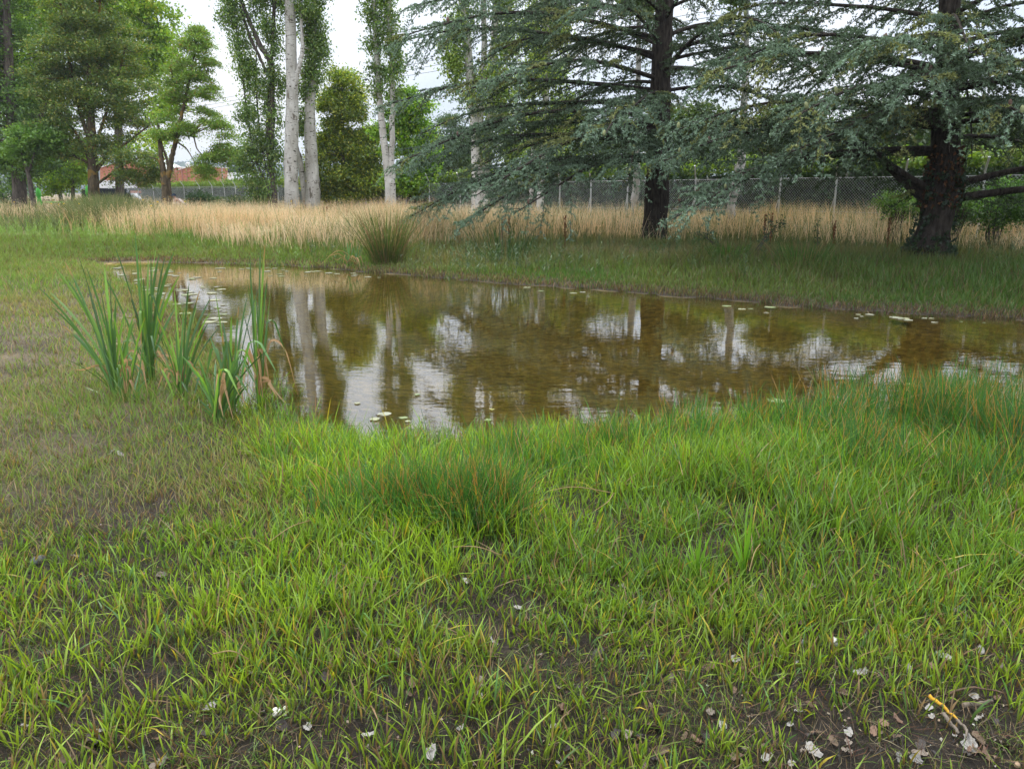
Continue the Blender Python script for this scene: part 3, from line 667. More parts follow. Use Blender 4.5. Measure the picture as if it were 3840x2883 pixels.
# plane tree behind, bright and large-leaved
broad_tree('plane_tree', 'tall bright green large-leaved tree rising behind the brownish left tree', 'tree', 62,
    [[(450, 740, 30), (445, 500, 28), (430, 250, 24), (410, 0, 20), (400, -400, 12)], [(440, 400, 16), (540, 220, 10), (600, 120, 6)], [(430, 250, 16), (300, 80, 10), (220, -50, 6)]],
    [(80, 60, 150, 120), (250, 70, 170, 130), (440, 80, 150, 130), (560, 60, 95, 95), (500, 230, 120, 120), (590, 270, 75, 110), (600, 400, 60, 60), (560, 540, 70, 60), (200, -250, 260, 200), (470, -240, 170, 200), (320, -600, 220, 260), (60, 250, 120, 120), (640, 190, 40, 60)],
    95000, .24, [(.15, .27, .035), (.20, .33, .04), (.085, .17, .03)], [3, 2, 2], M_greybark, clump=(.5, 1.1), twigs=260)
# the brownish tree with a fan of ochre limbs
broad_tree('field_maple', 'broad tree with ochre lichened limbs fanning from one trunk and dull green leaves', 'tree', 47,
    [[(353, 775, 42), (351, 690, 38), (347, 600, 33), (345, 500, 27), (338, 380, 22), (330, 200, 17), (318, 20, 12), (312, -250, 8)],
     [(346, 560, 16), (300, 420, 13), (262, 250, 11), (238, 80, 9), (215, -60, 6)], [(350, 640, 15), (318, 560, 12), (285, 500, 9), (240, 440, 6)],
     [(347, 600, 14), (380, 480, 11), (430, 330, 9), (470, 180, 6)], [(350, 660, 14), (400, 590, 11), (470, 540, 8), (560, 470, 5)],
     [(340, 420, 13), (362, 260, 11), (370, 80, 9), (380, -80, 6)], [(348, 620, 12), (290, 590, 9), (215, 545, 6)], [(352, 700, 10), (420, 650, 8), (500, 600, 6), (560, 590, 4)], [(345, 470, 12), (290, 330, 9), (180, 210, 6)]],
    [(330, 60, 140, 110), (230, 180, 120, 110), (420, 180, 130, 110), (320, 250, 150, 110), (210, 340, 110, 90), (460, 330, 110, 100), (330, 400, 170, 90), (190, 480, 110, 70), (480, 450, 90, 70), (300, 540, 160, 50), (430, 570, 110, 50), (220, 570, 90, 40), (520, 590, 70, 40, -1), (560, 640, 60, 40), (300, -130, 130, 150), (330, -400, 110, 160), (480, 660, 60, 30), (540, 680, 45, 28), (590, 650, 28, 35), (510, 645, 50, 40)],
    95000, .125, [(.075, .13, .04), (.115, .16, .04), (.16, .17, .055), (.055, .11, .045)], [4, 3, 1.3, 3], M_brownbark, clump=(.35, .7), flat=.45, twigs=420)
# locust
broad_tree('locust_tree', 'airy tree with a V-forked trunk and drooping feathery light green sprays', 'tree', 44,
    [[(624, 765, 34), (621, 710, 27), (617, 678, 25), (606, 600, 17), (600, 550, 13), (594, 470, 9)], [(620, 690, 20), (636, 640, 19), (650, 570, 17), (668, 500, 14), (684, 420, 12), (700, 350, 10), (716, 270, 8), (735, 170, 5)],
     [(632, 650, 9), (626, 600, 9), (612, 560, 8), (604, 530, 6)], [(676, 455, 8), (720, 500, 6), (740, 560, 5), (770, 590, 3)], [(690, 390, 8), (740, 350, 6), (790, 330, 4)], [(660, 530, 7), (700, 560, 5), (730, 610, 3)], [(610, 640, 7), (590, 600, 5), (560, 590, 3)], [(690, 380, 8), (650, 300, 6), (640, 240, 4)]],
    [(735, 110, 28, 42), (760, 160, 40, 40), (700, 190, 60, 50), (770, 230, 50, 50), (720, 270, 70, 50), (650, 260, 50, 60), (780, 330, 45, 50), (700, 360, 80, 45), (640, 400, 55, 50), (770, 430, 60, 40), (810, 500, 50, 45), (840, 560, 40, 45), (800, 590, 50, 50), (770, 640, 30, 35), (650, 470, 60, 40), (600, 480, 50, 50), (720, 480, 40, 30), (865, 590, 22, 25)],
    42000, .12, [(.10, .19, .035), (.135, .23, .04), (.07, .135, .03), (.17, .14, .06)], [4, 3, 2, .7], M_brownbark, clump=(.25, .75), flat=.32, twigs=300, droop=.25, upb=.3, asp=.4, lean_leaf=.5)
# white poplars
PC = [(.06, .12, .04), (.09, .16, .045), (.14, .20, .075), (.045, .09, .035)]; PW = [4, 3, 1.4, 2]
broad_tree('leafy_poplar', 'many-stemmed poplar hidden in hanging leaves left of the thick white trunk', 'tree', 41,
    [[(1035, 775, 22), (1022, 680, 20), (1005, 520, 18), (1010, 400, 16), (1020, 200, 14), (1030, 0, 12), (1040, -400, 8)], [(1020, 560, 17), (1018, 300, 24), (1012, 230, 20), (975, 170, 17), (940, 90, 14), (905, 0, 12), (880, -150, 8)],
     [(1015, 300, 14), (985, 240, 12), (935, 130, 11), (900, 20, 9)], [(1005, 700, 8), (960, 600, 7), (930, 450, 6), (905, 250, 5), (880, 60, 4)], [(1000, 640, 7), (975, 500, 6), (960, 300, 5), (965, 100, 4)]],
    [(868, 30, 42, 75), (900, 140, 38, 90), (925, 260, 40, 90), (935, 380, 38, 80), (925, 480, 40, 60), (945, 580, 50, 60), (960, 680, 48, 45), (1000, 60, 32, 90), (1030, 170, 28, 80), (985, 330, 34, 80), (1020, 420, 34, 80), (1000, 540, 42, 80), (1030, 640, 34, 70), (950, 30, 28, 70), (890, -160, 80, 150), (1000, -180, 80, 150), (930, -430, 110, 180), (1010, -650, 100, 200), (900, -750, 90, 180), (1040, 300, 28, 60), (905, 620, 28, 40), (985, 720, 46, 30)],
    70000, .12, PC, PW, M_greybark, clump=(.25, .5), flat=1.1, twigs=360, droop=.8, upb=0, shell=.6)
broad_tree('thick_poplar', 'thickest smooth white poplar trunk left of the pair in the meadow', 'tree', 40.5,
    [[(1096, 780, 56), (1093, 700, 50), (1091, 600, 49), (1094, 500, 48), (1096, 400, 44), (1095, 300, 40), (1092, 210, 38), (1090, 100, 37), (1087, 0, 36), (1080, -250, 36), (1076, -600, 22)],
     [(1100, 330, 22, -.1), (1116, 272, 17, -.1), (1130, 215, 15), (1134, 170, 13), (1130, 90, 10), (1124, 0, 9), (1120, -200, 6)]],
    [(1140, 40, 34, 90), (1165, 150, 40, 100, .8), (1150, 260, 30, 70, .8), (1165, 350, 30, 60, 1), (1050, -120, 70, 130), (1140, -160, 60, 140), (1090, -420, 90, 200), (1080, -760, 80, 220), (1060, 20, 22, 60, .8), (1060, 330, 20, 50, .8), (1130, 420, 14, 50, 1)],
    34000, .12, PC, PW, M_poplar, clump=(.22, .45), flat=1.1, twigs=200, droop=.8, upb=0, shell=.6)
broad_tree('scarred_poplar', 'shorter scarred white poplar trunk right of the thickest one, forked at its foot', 'tree', 41.5,
    [[(1174, 790, 56), (1173, 700, 52), (1168, 600, 46), (1163, 500, 42), (1161, 420, 38), (1164, 370, 36), (1170, 330, 26), (1178, 200, 18), (1182, 40, 14), (1185, -200, 10)],
     [(1150, 780, 26, .3), (1138, 690, 24, .3), (1124, 600, 20, .3), (1110, 540, 14, .3), (1116, 490, 10, .3), (1128, 440, 8)]],
    [(1195, 20, 30, 90), (1190, 150, 36, 90), (1180, 260, 34, 70), (1150, 350, 28, 50), (1140, 480, 14, 50, .8), (1215, -150, 50, 140), (1200, -450, 70, 200), (1190, -750, 60, 180), (1170, 80, 30, 100)],
    26000, .12, PC, PW, M_poplar, clump=(.22, .42), flat=1.1, twigs=160, droop=.8, upb=0, shell=.6)
broad_tree('twin_poplar', 'slender poplar with two parallel stems standing alone against the sky', 'tree', 38,
    [[(1462, 770, 30), (1458, 700, 28), (1448, 600, 26), (1436, 500, 25), (1424, 380, 22), (1412, 200, 19), (1403, 0, 17), (1398, -300, 12), (1400, -700, 7)],
     [(1472, 770, 28), (1471, 700, 24), (1470, 560, 20), (1472, 420, 19), (1470, 250, 18), (1462, 100, 17), (1458, 0, 16), (1450, -350, 11), (1448, -700, 6)]],
    [(1392, 40, 20, 90), (1398, 150, 20, 80), (1408, 260, 20, 70), (1415, 350, 26, 50), (1426, 120, 18, 80), (1470, 60, 24, 80), (1478, 170, 24, 80), (1485, 280, 24, 60), (1480, 350, 28, 40), (1445, 300, 20, 60), (1415, -140, 42, 120), (1465, -150, 38, 120), (1430, -400, 60, 180), (1430, -720, 56, 200), (1440, 20, 18, 80)],
    27000, .115, PC, PW, M_poplar, clump=(.2, .4), flat=1.1, twigs=260, droop=.8, upb=0, shell=.7)
broad_tree('tall_poplar', 'pale poplar with three bare stems partly hidden by the left cedar boughs', 'tree', 33.5,
    [[(1800, 790, 64), (1797, 710, 58), (1790, 620, 44), (1780, 450, 38), (1765, 300, 32), (1748, 120, 26), (1735, 0, 22), (1720, -300, 14)], [(1808, 720, 38), (1825, 600, 34), (1838, 450, 30), (1845, 300, 28), (1852, 150, 26), (1858, 0, 22), (1865, -300, 14)], [(1795, 600, 20), (1805, 400, 20), (1815, 200, 20), (1812, 0, 18), (1810, -300, 12)]],
    [(1690, 150, 40, 100), (1720, 260, 46, 100), (1740, 60, 30, 90), (1800, 330, 50, 100), (1880, 250, 56, 120), (1890, 420, 56, 100), (1900, 80, 40, 100), (1830, 560, 50, 60), (1920, 580, 60, 70), (1800, -170, 110, 140), (1790, -420, 120, 200), (1820, -760, 110, 240), (1930, -300, 70, 200)],
    52000, .115, [(.10, .17, .05), (.15, .23, .06), (.06, .11, .04)], [3, 3, 2], M_poplar, clump=(.25, .5), flat=1.1, twigs=260, droop=.8, upb=0)
broad_tree('half_hidden_poplar', 'single straight white poplar stem glimpsed through the left cedar', 'tree', 31.5,
    [[(2026, 790, 30), (2032, 650, 28), (2040, 500, 27), (2046, 350, 25), (2052, 200, 22), (2058, 50, 20), (2064, -250, 14)], [(1990, 760, 16, .5), (2000, 560, 18, .5), (2000, 400, 15, .5), (1990, 200, 12, .5)]],
    [(1990, 330, 46, 90), (2090, 350, 40, 90), (2010, 480, 60, 80), (2080, 500, 50, 60), (2010, 120, 60, 110), (2090, 60, 50, 110), (2060, -180, 80, 140), (2050, -480, 90, 200), (2050, -800, 90, 200)],
    36000, .115, [(.12, .20, .05), (.18, .26, .07), (.07, .12, .04)], [3, 3, 1], M_poplar, clump=(.25, .5), flat=1.1, twigs=200, droop=.8, upb=0)
broad_tree('pale_poplar', 'pale poplar foot showing just left of the dark left cedar trunk', 'tree', 27.5,
    [[(2385, 860, 30), (2382, 760, 28), (2386, 650, 26), (2392, 400, 20), (2395, 100, 16), (2398, -200, 10)]], [(2400, -60, 60, 110), (2395, -330, 50, 120)], 12000, .11, PC, PW, M_poplar, clump=(.22, .42), flat=1.1, twigs=90, droop=.8, upb=0)
broad_tree('leaning_poplar', 'pale leaning poplar foot behind the boughs between the two cedars', 'tree', 25,
    [[(2738, 850, 30), (2745, 760, 30), (2764, 680, 32), (2780, 600, 30), (2790, 400, 24), (2800, 150, 18), (2800, -150, 12)]], [(2790, -100, 50, 110), (2790, -300, 40, 90)], 9000, .11, PC, PW, M_poplar, clump=(.22, .42), flat=1.1, twigs=70, droop=.8, upb=0)
# mid-distance trees between the poplars
broad_tree('bushy_tree', 'dense yellowish green tree filling the gap right of the white poplar pair', 'tree', 43,
    [[(1290, 775, 22), (1288, 640, 20), (1285, 480, 14), (1282, 340, 8)]],
    [(1280, 310, 52, 45), (1320, 350, 48, 50), (1250, 390, 60, 70), (1310, 440, 60, 55), (1260, 520, 90, 70), (1340, 560, 90, 60), (1400, 600, 80, 60), (1250, 640, 90, 70), (1350, 680, 110, 55), (1430, 690, 60, 55), (1300, 745, 110, 25), (1380, 510, 45, 35), (1230, 700, 60, 50)],
    60000, .13, [(.09, .15, .03), (.17, .22, .035), (.24, .27, .04), (.05, .09, .025)], [4, 2.5, 1, 2], M_greybark, clump=(.35, .7), twigs=160)
broad_tree('lime_tree', 'round bright green tree just right of the twin-stemmed poplar', 'tree', 40,
    [[(1535, 775, 18), (1535, 640, 14), (1530, 500, 10)]],
    [(1530, 385, 45, 35), (1500, 450, 50, 60), (1570, 450, 50, 55), (1530, 540, 80, 60), (1590, 590, 45, 60), (1520, 640, 80, 60), (1580, 680, 55, 40), (1510, 715, 70, 35), (1440, 520, 40, 50), (1560, 400, 40, 30)],
    34000, .15, [(.12, .25, .035), (.18, .33, .045), (.06, .13, .03)], [3, 2, 2], M_greybark, clump=(.35, .65), twigs=120)
broad_tree('dark_conifer', 'dark green conifer rising behind the clipped hedge in the centre', 'tree', 55,
    [[(1690, 720, 16), (1690, 600, 12), (1690, 440, 5)]], [(1690, 470, 35, 50), (1680, 540, 60, 50), (1720, 600, 80, 50), (1650, 620, 60, 50), (1760, 560, 60, 80)], 22000, .16, [(.03, .065, .035), (.045, .09, .04)], [1, 1], M_greybark, clump=(.4, .8), flat=.5, twigs=60, asp=.3)
for (lab, D, cu, s, cols) in [('leafy tree behind the hedge, seen under the left cedar boughs', 42, 2180, 1.0, [(.10, .19, .04), (.16, .27, .05), (.05, .1, .03)]),
                        ('dark leafy tree behind the hedge just right of the left cedar trunk', 38, 2620, .95, [(.06, .12, .04), (.09, .16, .04)]),
                        ('leafy tree behind the hedge between the two cedars', 35, 3000, .85, [(.09, .17, .035), (.05, .10, .035)]),
                        ('dark leafy tree behind the hedge, hidden mostly by the right cedar trunk', 34, 3330, 1.0, [(.05, .10, .035), (.07, .13, .04)]),
                        ('dark leafy tree behind the hedge at the right edge', 32, 3700, .9, [(.05, .11, .035), (.08, .15, .04)])]:
    broad_tree('garden_tree', lab, 'tree', D, [[(cu, 760, 26), (cu + 5, 600, 20), (cu, 480, 12), (cu - 6, 400, 6)]],
        [(cu, 470 + 60 * (1 - s), 110 * s, 80 * s), (cu - 110, 560, 110, 80), (cu + 120, 560, 110, 80), (cu, 600, 160, 70), (cu - 60, 430 + 80 * (1 - s), 70 * s, 50 * s)], 26000, .15, [tuple(np.array(c_) * .5) for c_ in cols], [1] * len(cols), M_greybark, clump=(.4, .8), twigs=90, group='trees behind the hedge')

# ------------------------------------------------------------------ cedars
def cedar(name, label, D, trunk_pts, branches, cones, ntint, ivy=None, loc=None):
    t = thing(name, label, 'tree', (*W(trunk_pts[0][0], trunk_pts[0][1], D)[:2], .15))
    tb = MB(); Q, r = wpath(trunk_pts, D, n=60)
    r = flare(Q, r, .2, .07, .8); r = r * (1 + .05 * np.sin(Q[:, 2] * 5))
    g0 = Q[0].copy(); g0[2] -= .5; Q = np.vstack([g0, Q]); r = np.concatenate([[r[0] * 1.15], r])
    tube(tb, Q, r, 22, jit=.07)
    bb = MB(); TC = []; TCOL = []; conepos = []
    zQ, iQ = np.unique(Q[:, 2], return_index=True)
    for br in branches:
        z0, az, Ln, up, dr, dens = br[:6]
        az = math.radians(az)              # 0 = right (+X), 90 = away from the camera
        o0 = np.array([np.interp(z0, zQ, Q[iQ, 0]), np.interp(z0, zQ, Q[iQ, 1]), z0])
        s = np.linspace(0, 1, 16); wob = np.cumsum(rng.normal(size=16)) * .035
        a = az + wob; step = Ln / 15
        x = np.concatenate([[0], np.cumsum(np.cos(a[1:]) * step)]); y = np.concatenate([[0], np.cumsum(np.sin(a[1:]) * step)])
        z = Ln * (up * s - dr * s ** 2.2) + .10 * np.sin(s * 7 + az * 3) * s
        P = o0 + np.stack([x, y, z], 1)
        R0 = (.009 + .0068 * Ln) * ((1.6 if br[6] == 1 else br[6]) if len(br) > 6 else 1)
        tube(bb, P, R0 * (1 - s) ** .8 + .010, 7, jit=.15)
        # second order
        ns = int(Ln / .19 * dens)
        for i in range(ns):
            ss = .06 + .94 * (i + rng.random()) / ns; side = 1 if i % 2 else -1
            if ss < .22 and rng.random() < .4: continue
            f = ss * 15; k = min(int(f), 14); p = P[k] * (1 - f + k) + P[k + 1] * (f - k); tz = P[k + 1] - P[k]; ta = math.atan2(tz[1], tz[0])
            l2 = (.35 + 1.25 * math.sin(PI * min(1, ss * .9 + .12)) ** .8) * (.6 + .6 * rng.random()) * min(1, Ln / 4.5)
            a2 = ta + side * math.radians(rng.uniform(30, 70)); n2 = 7; s2 = np.linspace(0, 1, n2)
            hang = rng.uniform(.05, .7) * (1 + .7 * (ss > .7)); z2 = l2 * (.08 * s2 - hang * s2 ** 1.8)
            aa = a2 - side * .25 * s2
            P2 = p + np.stack([np.cos(aa) * l2 * s2, np.sin(aa) * l2 * s2, z2], 1)
            tube(bb, P2, .010 * (1 - s2) + .004, 3, cap=False)
            # third order twigs, vectorised
            n3 = max(3, int(l2 / .085)); u3 = (np.arange(n3) + rng.random(n3)) / n3 * .95 + .05
            fk = u3 * (n2 - 1); kk = np.minimum(fk.astype(int), n2 - 2); p3 = P2[kk] * (1 - fk + kk)[:, None] + P2[kk + 1] * (fk - kk)[:, None]
            sd3 = np.where(np.arange(n3) % 2, 1, -1); a3 = a2 + sd3 * rng.uniform(.4, 1.1, n3); l3 = .11 + .22 * rng.random(n3) * (1.1 - .6 * u3)
            hg = rng.uniform(-.05, 1.1, n3)
            nt_ = 6; s3 = np.linspace(.15, 1, nt_)[None]
            P3 = p3[:, None] + np.stack([np.cos(a3)[:, None] * l3[:, None] * s3, np.sin(a3)[:, None] * l3[:, None] * s3, -hg[:, None] * l3[:, None] * s3 ** 1.7], -1)
            pts = P3.reshape(-1, 3)
            m2 = max(4, int(l2 / .045)); um = rng.random(m2) * (n2 - 1); km = np.minimum(um.astype(int), n2 - 2)
            pm = P2[km] * (1 - um + km)[:, None] + P2[km + 1] * (um - km)[:, None]
            pts = np.vstack([pts, pm])
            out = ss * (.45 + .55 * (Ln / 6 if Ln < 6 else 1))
            fade = np.clip(out * 1.35 - .25 + .18 * rng.normal(), 0, 1)       # lighter blue-green outside, dark green inside: light and shade painted in
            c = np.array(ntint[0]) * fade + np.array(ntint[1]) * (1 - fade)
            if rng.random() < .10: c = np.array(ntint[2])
            keep = rng.random(len(pts)) < (.75 + .25 * fade)
            pts = pts[keep]; TC.append(pts); TCOL.append(np.tile(c, (len(pts), 1)))
            if rng.random() < .5 and ss > .45: conepos.append(p + np.array([0, 0, .02]))
    if bb.n: pass
    TC = np.vstack(TC); TCOL = np.vstack(TCOL)
    keep = TC[:, 2] > .55; TC = TC[keep]; TCOL = TCOL[keep]
    TCOL = np.clip(TCOL * (1 + .18 * rng.normal(size=(len(TC), 1))), .01, .4)
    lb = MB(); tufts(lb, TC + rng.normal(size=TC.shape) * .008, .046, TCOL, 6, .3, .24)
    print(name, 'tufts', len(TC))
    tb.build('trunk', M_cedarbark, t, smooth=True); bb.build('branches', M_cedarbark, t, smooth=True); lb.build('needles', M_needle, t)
    # cones standing on the boughs
    cp_ = np.array(conepos); uu, vv = px(cp_); ok = (uu > 0) & (uu < 3840) & (vv > 20) & (vv < 800) & (cp_[:, 1] < D + .5); cp_ = cp_[ok]; rng.shuffle(cp_)
    meshes = []
    for cc in ((.25, .27, .13), (.17, .11, .085)):
        m_ = MB(); zz = np.linspace(0, 1, 9); tube(m_, np.stack([0 * zz, 0 * zz, zz * .11], 1), .031 * np.sin(PI * (zz * .88 + .08)) ** .6, 10, cc); meshes.append(m_)
    proto = [None, None]
    for i, p in enumerate(cp_[:cones]):
        k = 1 if rng.random() < (.25 if name == 'cedar_tree' else .4) else 0
        if proto[k] is None: c = proto[k] = meshes[k].build('cone', M_cone, None, smooth=True)
        else: c = proto[k].copy(); C.objects.link(c)
        c.parent = t; c.matrix_parent_inverse = parent_inv(t); c.location = p; c.rotation_euler = (rng.normal() * .15, rng.normal() * .15, rng.random() * 6)
        s_ = .8 + .4 * rng.random(); c.scale = (s_, s_, s_)
    if ivy:
        ib = MB(); n = 3200; zz = rng.random(n) ** 1.3 * 2.1 + .05; az = rng.uniform(-PI, PI, n)
        keep = (np.sin(fbm(az * 2, zz * 2, .8, 5) * 9) > -.3) | (zz < .5); zz, az = zz[keep], az[keep]
        rr_ = np.interp(zz, zQ, r[iQ]) + .02 + .08 * rng.random(len(zz)); cx_ = np.interp(zz, zQ, Q[iQ, 0]); cy_ = np.interp(zz, zQ, Q[iQ, 1])
        leaves(ib, np.stack([cx_ + np.cos(az) * rr_, cy_ + np.sin(az) * rr_, zz + .1], 1), .075 * (.7 + .6 * rng.random(len(zz))), jcol((.03, .06, .028), len(zz), .3), 0, .3, .8)
        ib.build('ivy', M_leaf, t)
        ib = MB(); n = 520; zz = 1.35 + rng.random(n) * 1.2; az = rng.uniform(-PI, PI, n); rr_ = np.interp(zz, zQ, r[iQ]) + .02 + .05 * rng.random(n)
        leaves(ib, np.stack([np.interp(zz, zQ, Q[iQ, 0]) + np.cos(az) * rr_, np.interp(zz, zQ, Q[iQ, 1]) + np.sin(az) * rr_, zz], 1), .09, pick([(.15, .07, .03), (.09, .045, .022)], [1, 1], n, .2), 0, .9, .7)
        ib.build('dead_ivy', M_litter, t)
    return t

def whorls(z0, z1, dz, L0, L1, dens, skip=None):
    out = []; z = z0; k = 0
    while z < z1:
        f = (z - z0) / (z1 - z0); a = (k * 137.5 + rng.uniform(-20, 20)) % 360
        Ln = (L0 * (1 - f) + L1 * f) * rng.uniform(.72, 1.08)
        out.append((z, a, Ln, rng.uniform(.08, .42) + .12 * f, rng.uniform(.18, .50), dens * rng.uniform(.8, 1.1)))
        z += dz * rng.uniform(.3, 2.0); k += 1
    return out
NT = [(.205, .295, .205), (.065, .10, .042), (.24, .26, .09)]
# left cedar: hand-set lower boughs follow the photograph, whorls above
cedar_l = [(2.9, 178, 7.0, .20, .30, 1.0, 1), (2.6, 196, 7.0, .05, .27, 1.), (2.6, 215, 6.4, .04, .30, 1.), (2.5, 184, 6.8, .02, .24, 1.), (2.6, 232, 5.6, .04, .30, .9), (3.2, 245, 5.2, .05, .30, 1.0), (3.2, 268, 4.6, .06, .30, 1.1), (3.4, 290, 5.0, .06, .28, 1.0),
           (3.4, 318, 5.4, .05, .24, .9), (3.4, 345, 5.6, .10, .24, .9), (3.2, 5, 5.0, .22, .20, .8, 1), (3.4, 187, 7.3, .12, .26, 1.0), (3.6, 205, 7.2, .12, .28, 1.0), (3.8, 232, 5.8, .12, .30, .9), (3.9, 170, 6.8, .15, .24, .8),
           (4.3, 192, 7.6, .14, .20, 1.0), (4.6, 216, 6.6, .16, .27, .9), (5.0, 300, 4.6, .16, .3, .9), (5.2, 183, 7.4, .24, .20, 1.0), (5.6, 200, 7.2, .2, .24, 1.0), (6.1, 188, 6.8, .24, .22, 1.0), (3.3, 150, 6.2, .1, .3, .7), (3.6, 100, 5, .1, .3, .6),
           (3.3, 228, 6.6, .02, .28, .9), (4.1, 262, 4.9, .1, .34, 1.0)]
cedar_l += whorls(4.3, 7.6, .11, 6.4, 5.0, .85) + whorls(7.6, 8.8, .2, 4.8, 3.8, .6) + whorls(8.8, 13.0, .62, 3.4, 1.6, .5)
cedar('cedar_tree', 'left cedar with a straight dark trunk and long boughs reaching over the meadow', 23.0,
      [(2452, 925, 98), (2455, 860, 92), (2462, 760, 86), (2466, 650, 84), (2470, 540, 82), (2474, 400, 76), (2480, 250, 70), (2488, 100, 64), (2494, -30, 58), (2505, -400, 44), (2512, -900, 24)], cedar_l, 42, NT)
cedar_r = [(2.9, 180, 5.6, .10, .20, 1.0), (2.5, 197, 5.9, .04, .25, .9), (2.4, 185, 5.6, .06, .22, .8), (3.0, 168, 5.6, .10, .22, .9), (3.1, 222, 4.8, .10, .26, 1.0), (3.2, 250, 4.2, .14, .26, 1.0), (3.2, 275, 3.8, .14, .26, 1.1), (3.1, 300, 4.2, .12, .22, 1.1), (3.0, 330, 5.0, .08, .18, 1.0),
           (1.5, 352, 4.2, .14, .06, .35, 2.2), (1.75, 356, 4.2, .24, .06, .35, 1.8), (1.30, 172, 2.0, .85, .10, .6, 5), (1.55, 186, 2.6, .6, .12, .5, 3), (3.2, 188, 5.7, .14, .2, 1.0), (3.4, 210, 5.2, .14, .24, 1.0), (3.6, 238, 4.4, .18, .26, 1.0), (3.7, 262, 3.8, .2, .26, 1.0), (3.6, 315, 4.4, .18, .22, 1.), (3.7, 345, 5, .15, .2, 1.), (3.9, 195, 5.4, .18, .2, 1.0), (4.0, 225, 4.8, .2, .22, 1.), (4.2, 285, 4, .2, .24, 1.), (2.7, 20, 5, .1, .2, .6), (3.1, 140, 5, .1, .22, .6)]
cedar_r += whorls(3.9, 6.2, .10, 5.6, 4.6, .9) + whorls(6.2, 7.4, .2, 4.4, 3.2, .6) + whorls(7.4, 11.5, .65, 3.0, 1.4, .5)
cedar('spreading_cedar', 'right cedar with ivy and dead leaves on its thick flared trunk', 16.9,
      [(3470, 1000, 160), (3482, 940, 138), (3504, 850, 116), (3522, 760, 114), (3535, 680, 118), (3545, 560, 98), (3550, 400, 84), (3556, 200, 74), (3562, 0, 66), (3560, -400, 56), (3570, -900, 30)], cedar_r, 30, NT, ivy=True)

# ================================================================== FENCE, HEDGE, FAR THINGS
FA = np.array([16.5, 21 - 4.8 * 47 / 40.4]); FD = np.array([-40.4, 47.0]); FD = FD / np.linalg.norm(FD); FN = np.array([FD[1], -FD[0]])   # FN points away from the meadow
if FN[1] < 0: FN = -FN
def fence_xy(s): return FA + FD * s
def s_at(u):                       # distance along the fence of the post seen at photo column u (near horizon)
    k = (u - CX) / FPX / cp * 1.0
    return (k * FA[1] - FA[0]) / (FD[0] - k * FD[1])
post_u = [3980, 3590, 3310, 3068, 2870, 2710, 2570, 2440, 2330, 2200, 2090, 1990, 1900, 1820, 1737, 1627, 1545, 1470, 1400, 1330, 1265, 1205, 1145, 1090, 1035, 985, 940, 900, 857, 812, 757, 703, 648, 594, 548, 520, 490]
post_s = [0.0] + [s_at(u) for u in post_u[1:]]
ft = thing('chain_link_fence', 'chain link fence on white angled posts running across behind the meadow', 'fence', (*fence_xy(0), .1))
white = (.62, .63, .62)
for i, s in enumerate(post_s):
    p = fence_xy(s); pb = MB()
    tube(pb, [(p[0], p[1], -.2), (p[0], p[1], 2.12)], .030, 8, white)
    e = -FN * .30
    tube(pb, [(p[0], p[1], 2.10), (p[0] + e[0] * .1, p[1] + e[1] * .1, 2.16), (p[0] + e[0] + FD[0] * -.15, p[1] + e[1] + FD[1] * -.15, 2.50)], .026, 8, white)
    q_ = p + FD * .45 + FN * .1
    tube(pb, [(p[0], p[1], 1.6), (q_[0], q_[1], 0)], .016, 6, white)
    pb.build('post', M_metal, ft, smooth=True)
for i in range(len(post_s) - 1):
    s0, s1 = post_s[i], post_s[i + 1]; m_ = MB(); Ls = s1 - s0; Hh = 1.95; z0 = .12
    D0 = np.linalg.norm(fence_xy(s0)); pitch = .085 if D0 < 40 else (.13 if D0 < 55 else .18); w = .0030 * (1 if D0 < 40 else 1.6)
    offs = np.arange(-Hh, Ls, pitch)
    for sg in (1, -1):
        a0 = np.maximum(offs, 0); a1 = np.minimum(offs + Hh, Ls); ok = a1 > a0 + .01; a0 = a0[ok]; a1 = a1[ok]; of = offs[ok]
        zA = z0 + (a0 - of); zB = z0 + (a1 - of)
        if sg < 0: zA, zB = z0 + Hh - (a0 - of), z0 + Hh - (a1 - of)
        A = np.stack([FA[0] + FD[0] * (s0 + a0), FA[1] + FD[1] * (s0 + a0), zA], 1); B = np.stack([FA[0] + FD[0] * (s0 + a1), FA[1] + FD[1] * (s0 + a1), zB], 1)
        nn = np.array([FN[0], FN[1], 0]) * (.004 * sg); dz = nrm(B - A); sidev = np.cross(dz, np.array([FN[0], FN[1], 0]))
        for sv in (sidev, np.tile(np.array([FN[0], FN[1], 0.]), (len(A), 1))):
            V = np.stack([A + nn - sv * w, A + nn + sv * w, B + nn + sv * w, B + nn - sv * w], 1).reshape(-1, 3)
            m_.add(V, np.arange(len(V)).reshape(-1, 4), (.55, .57, .56))
    for zz in (.14, 1.1, 2.06):
        a = fence_xy(s0); b_ = fence_xy(s1); tube(m_, [(a[0], a[1], zz), (b_[0], b_[1], zz)], .006, 4, (.5, .5, .5))
    m_.build('wire_mesh', M_metal, ft)
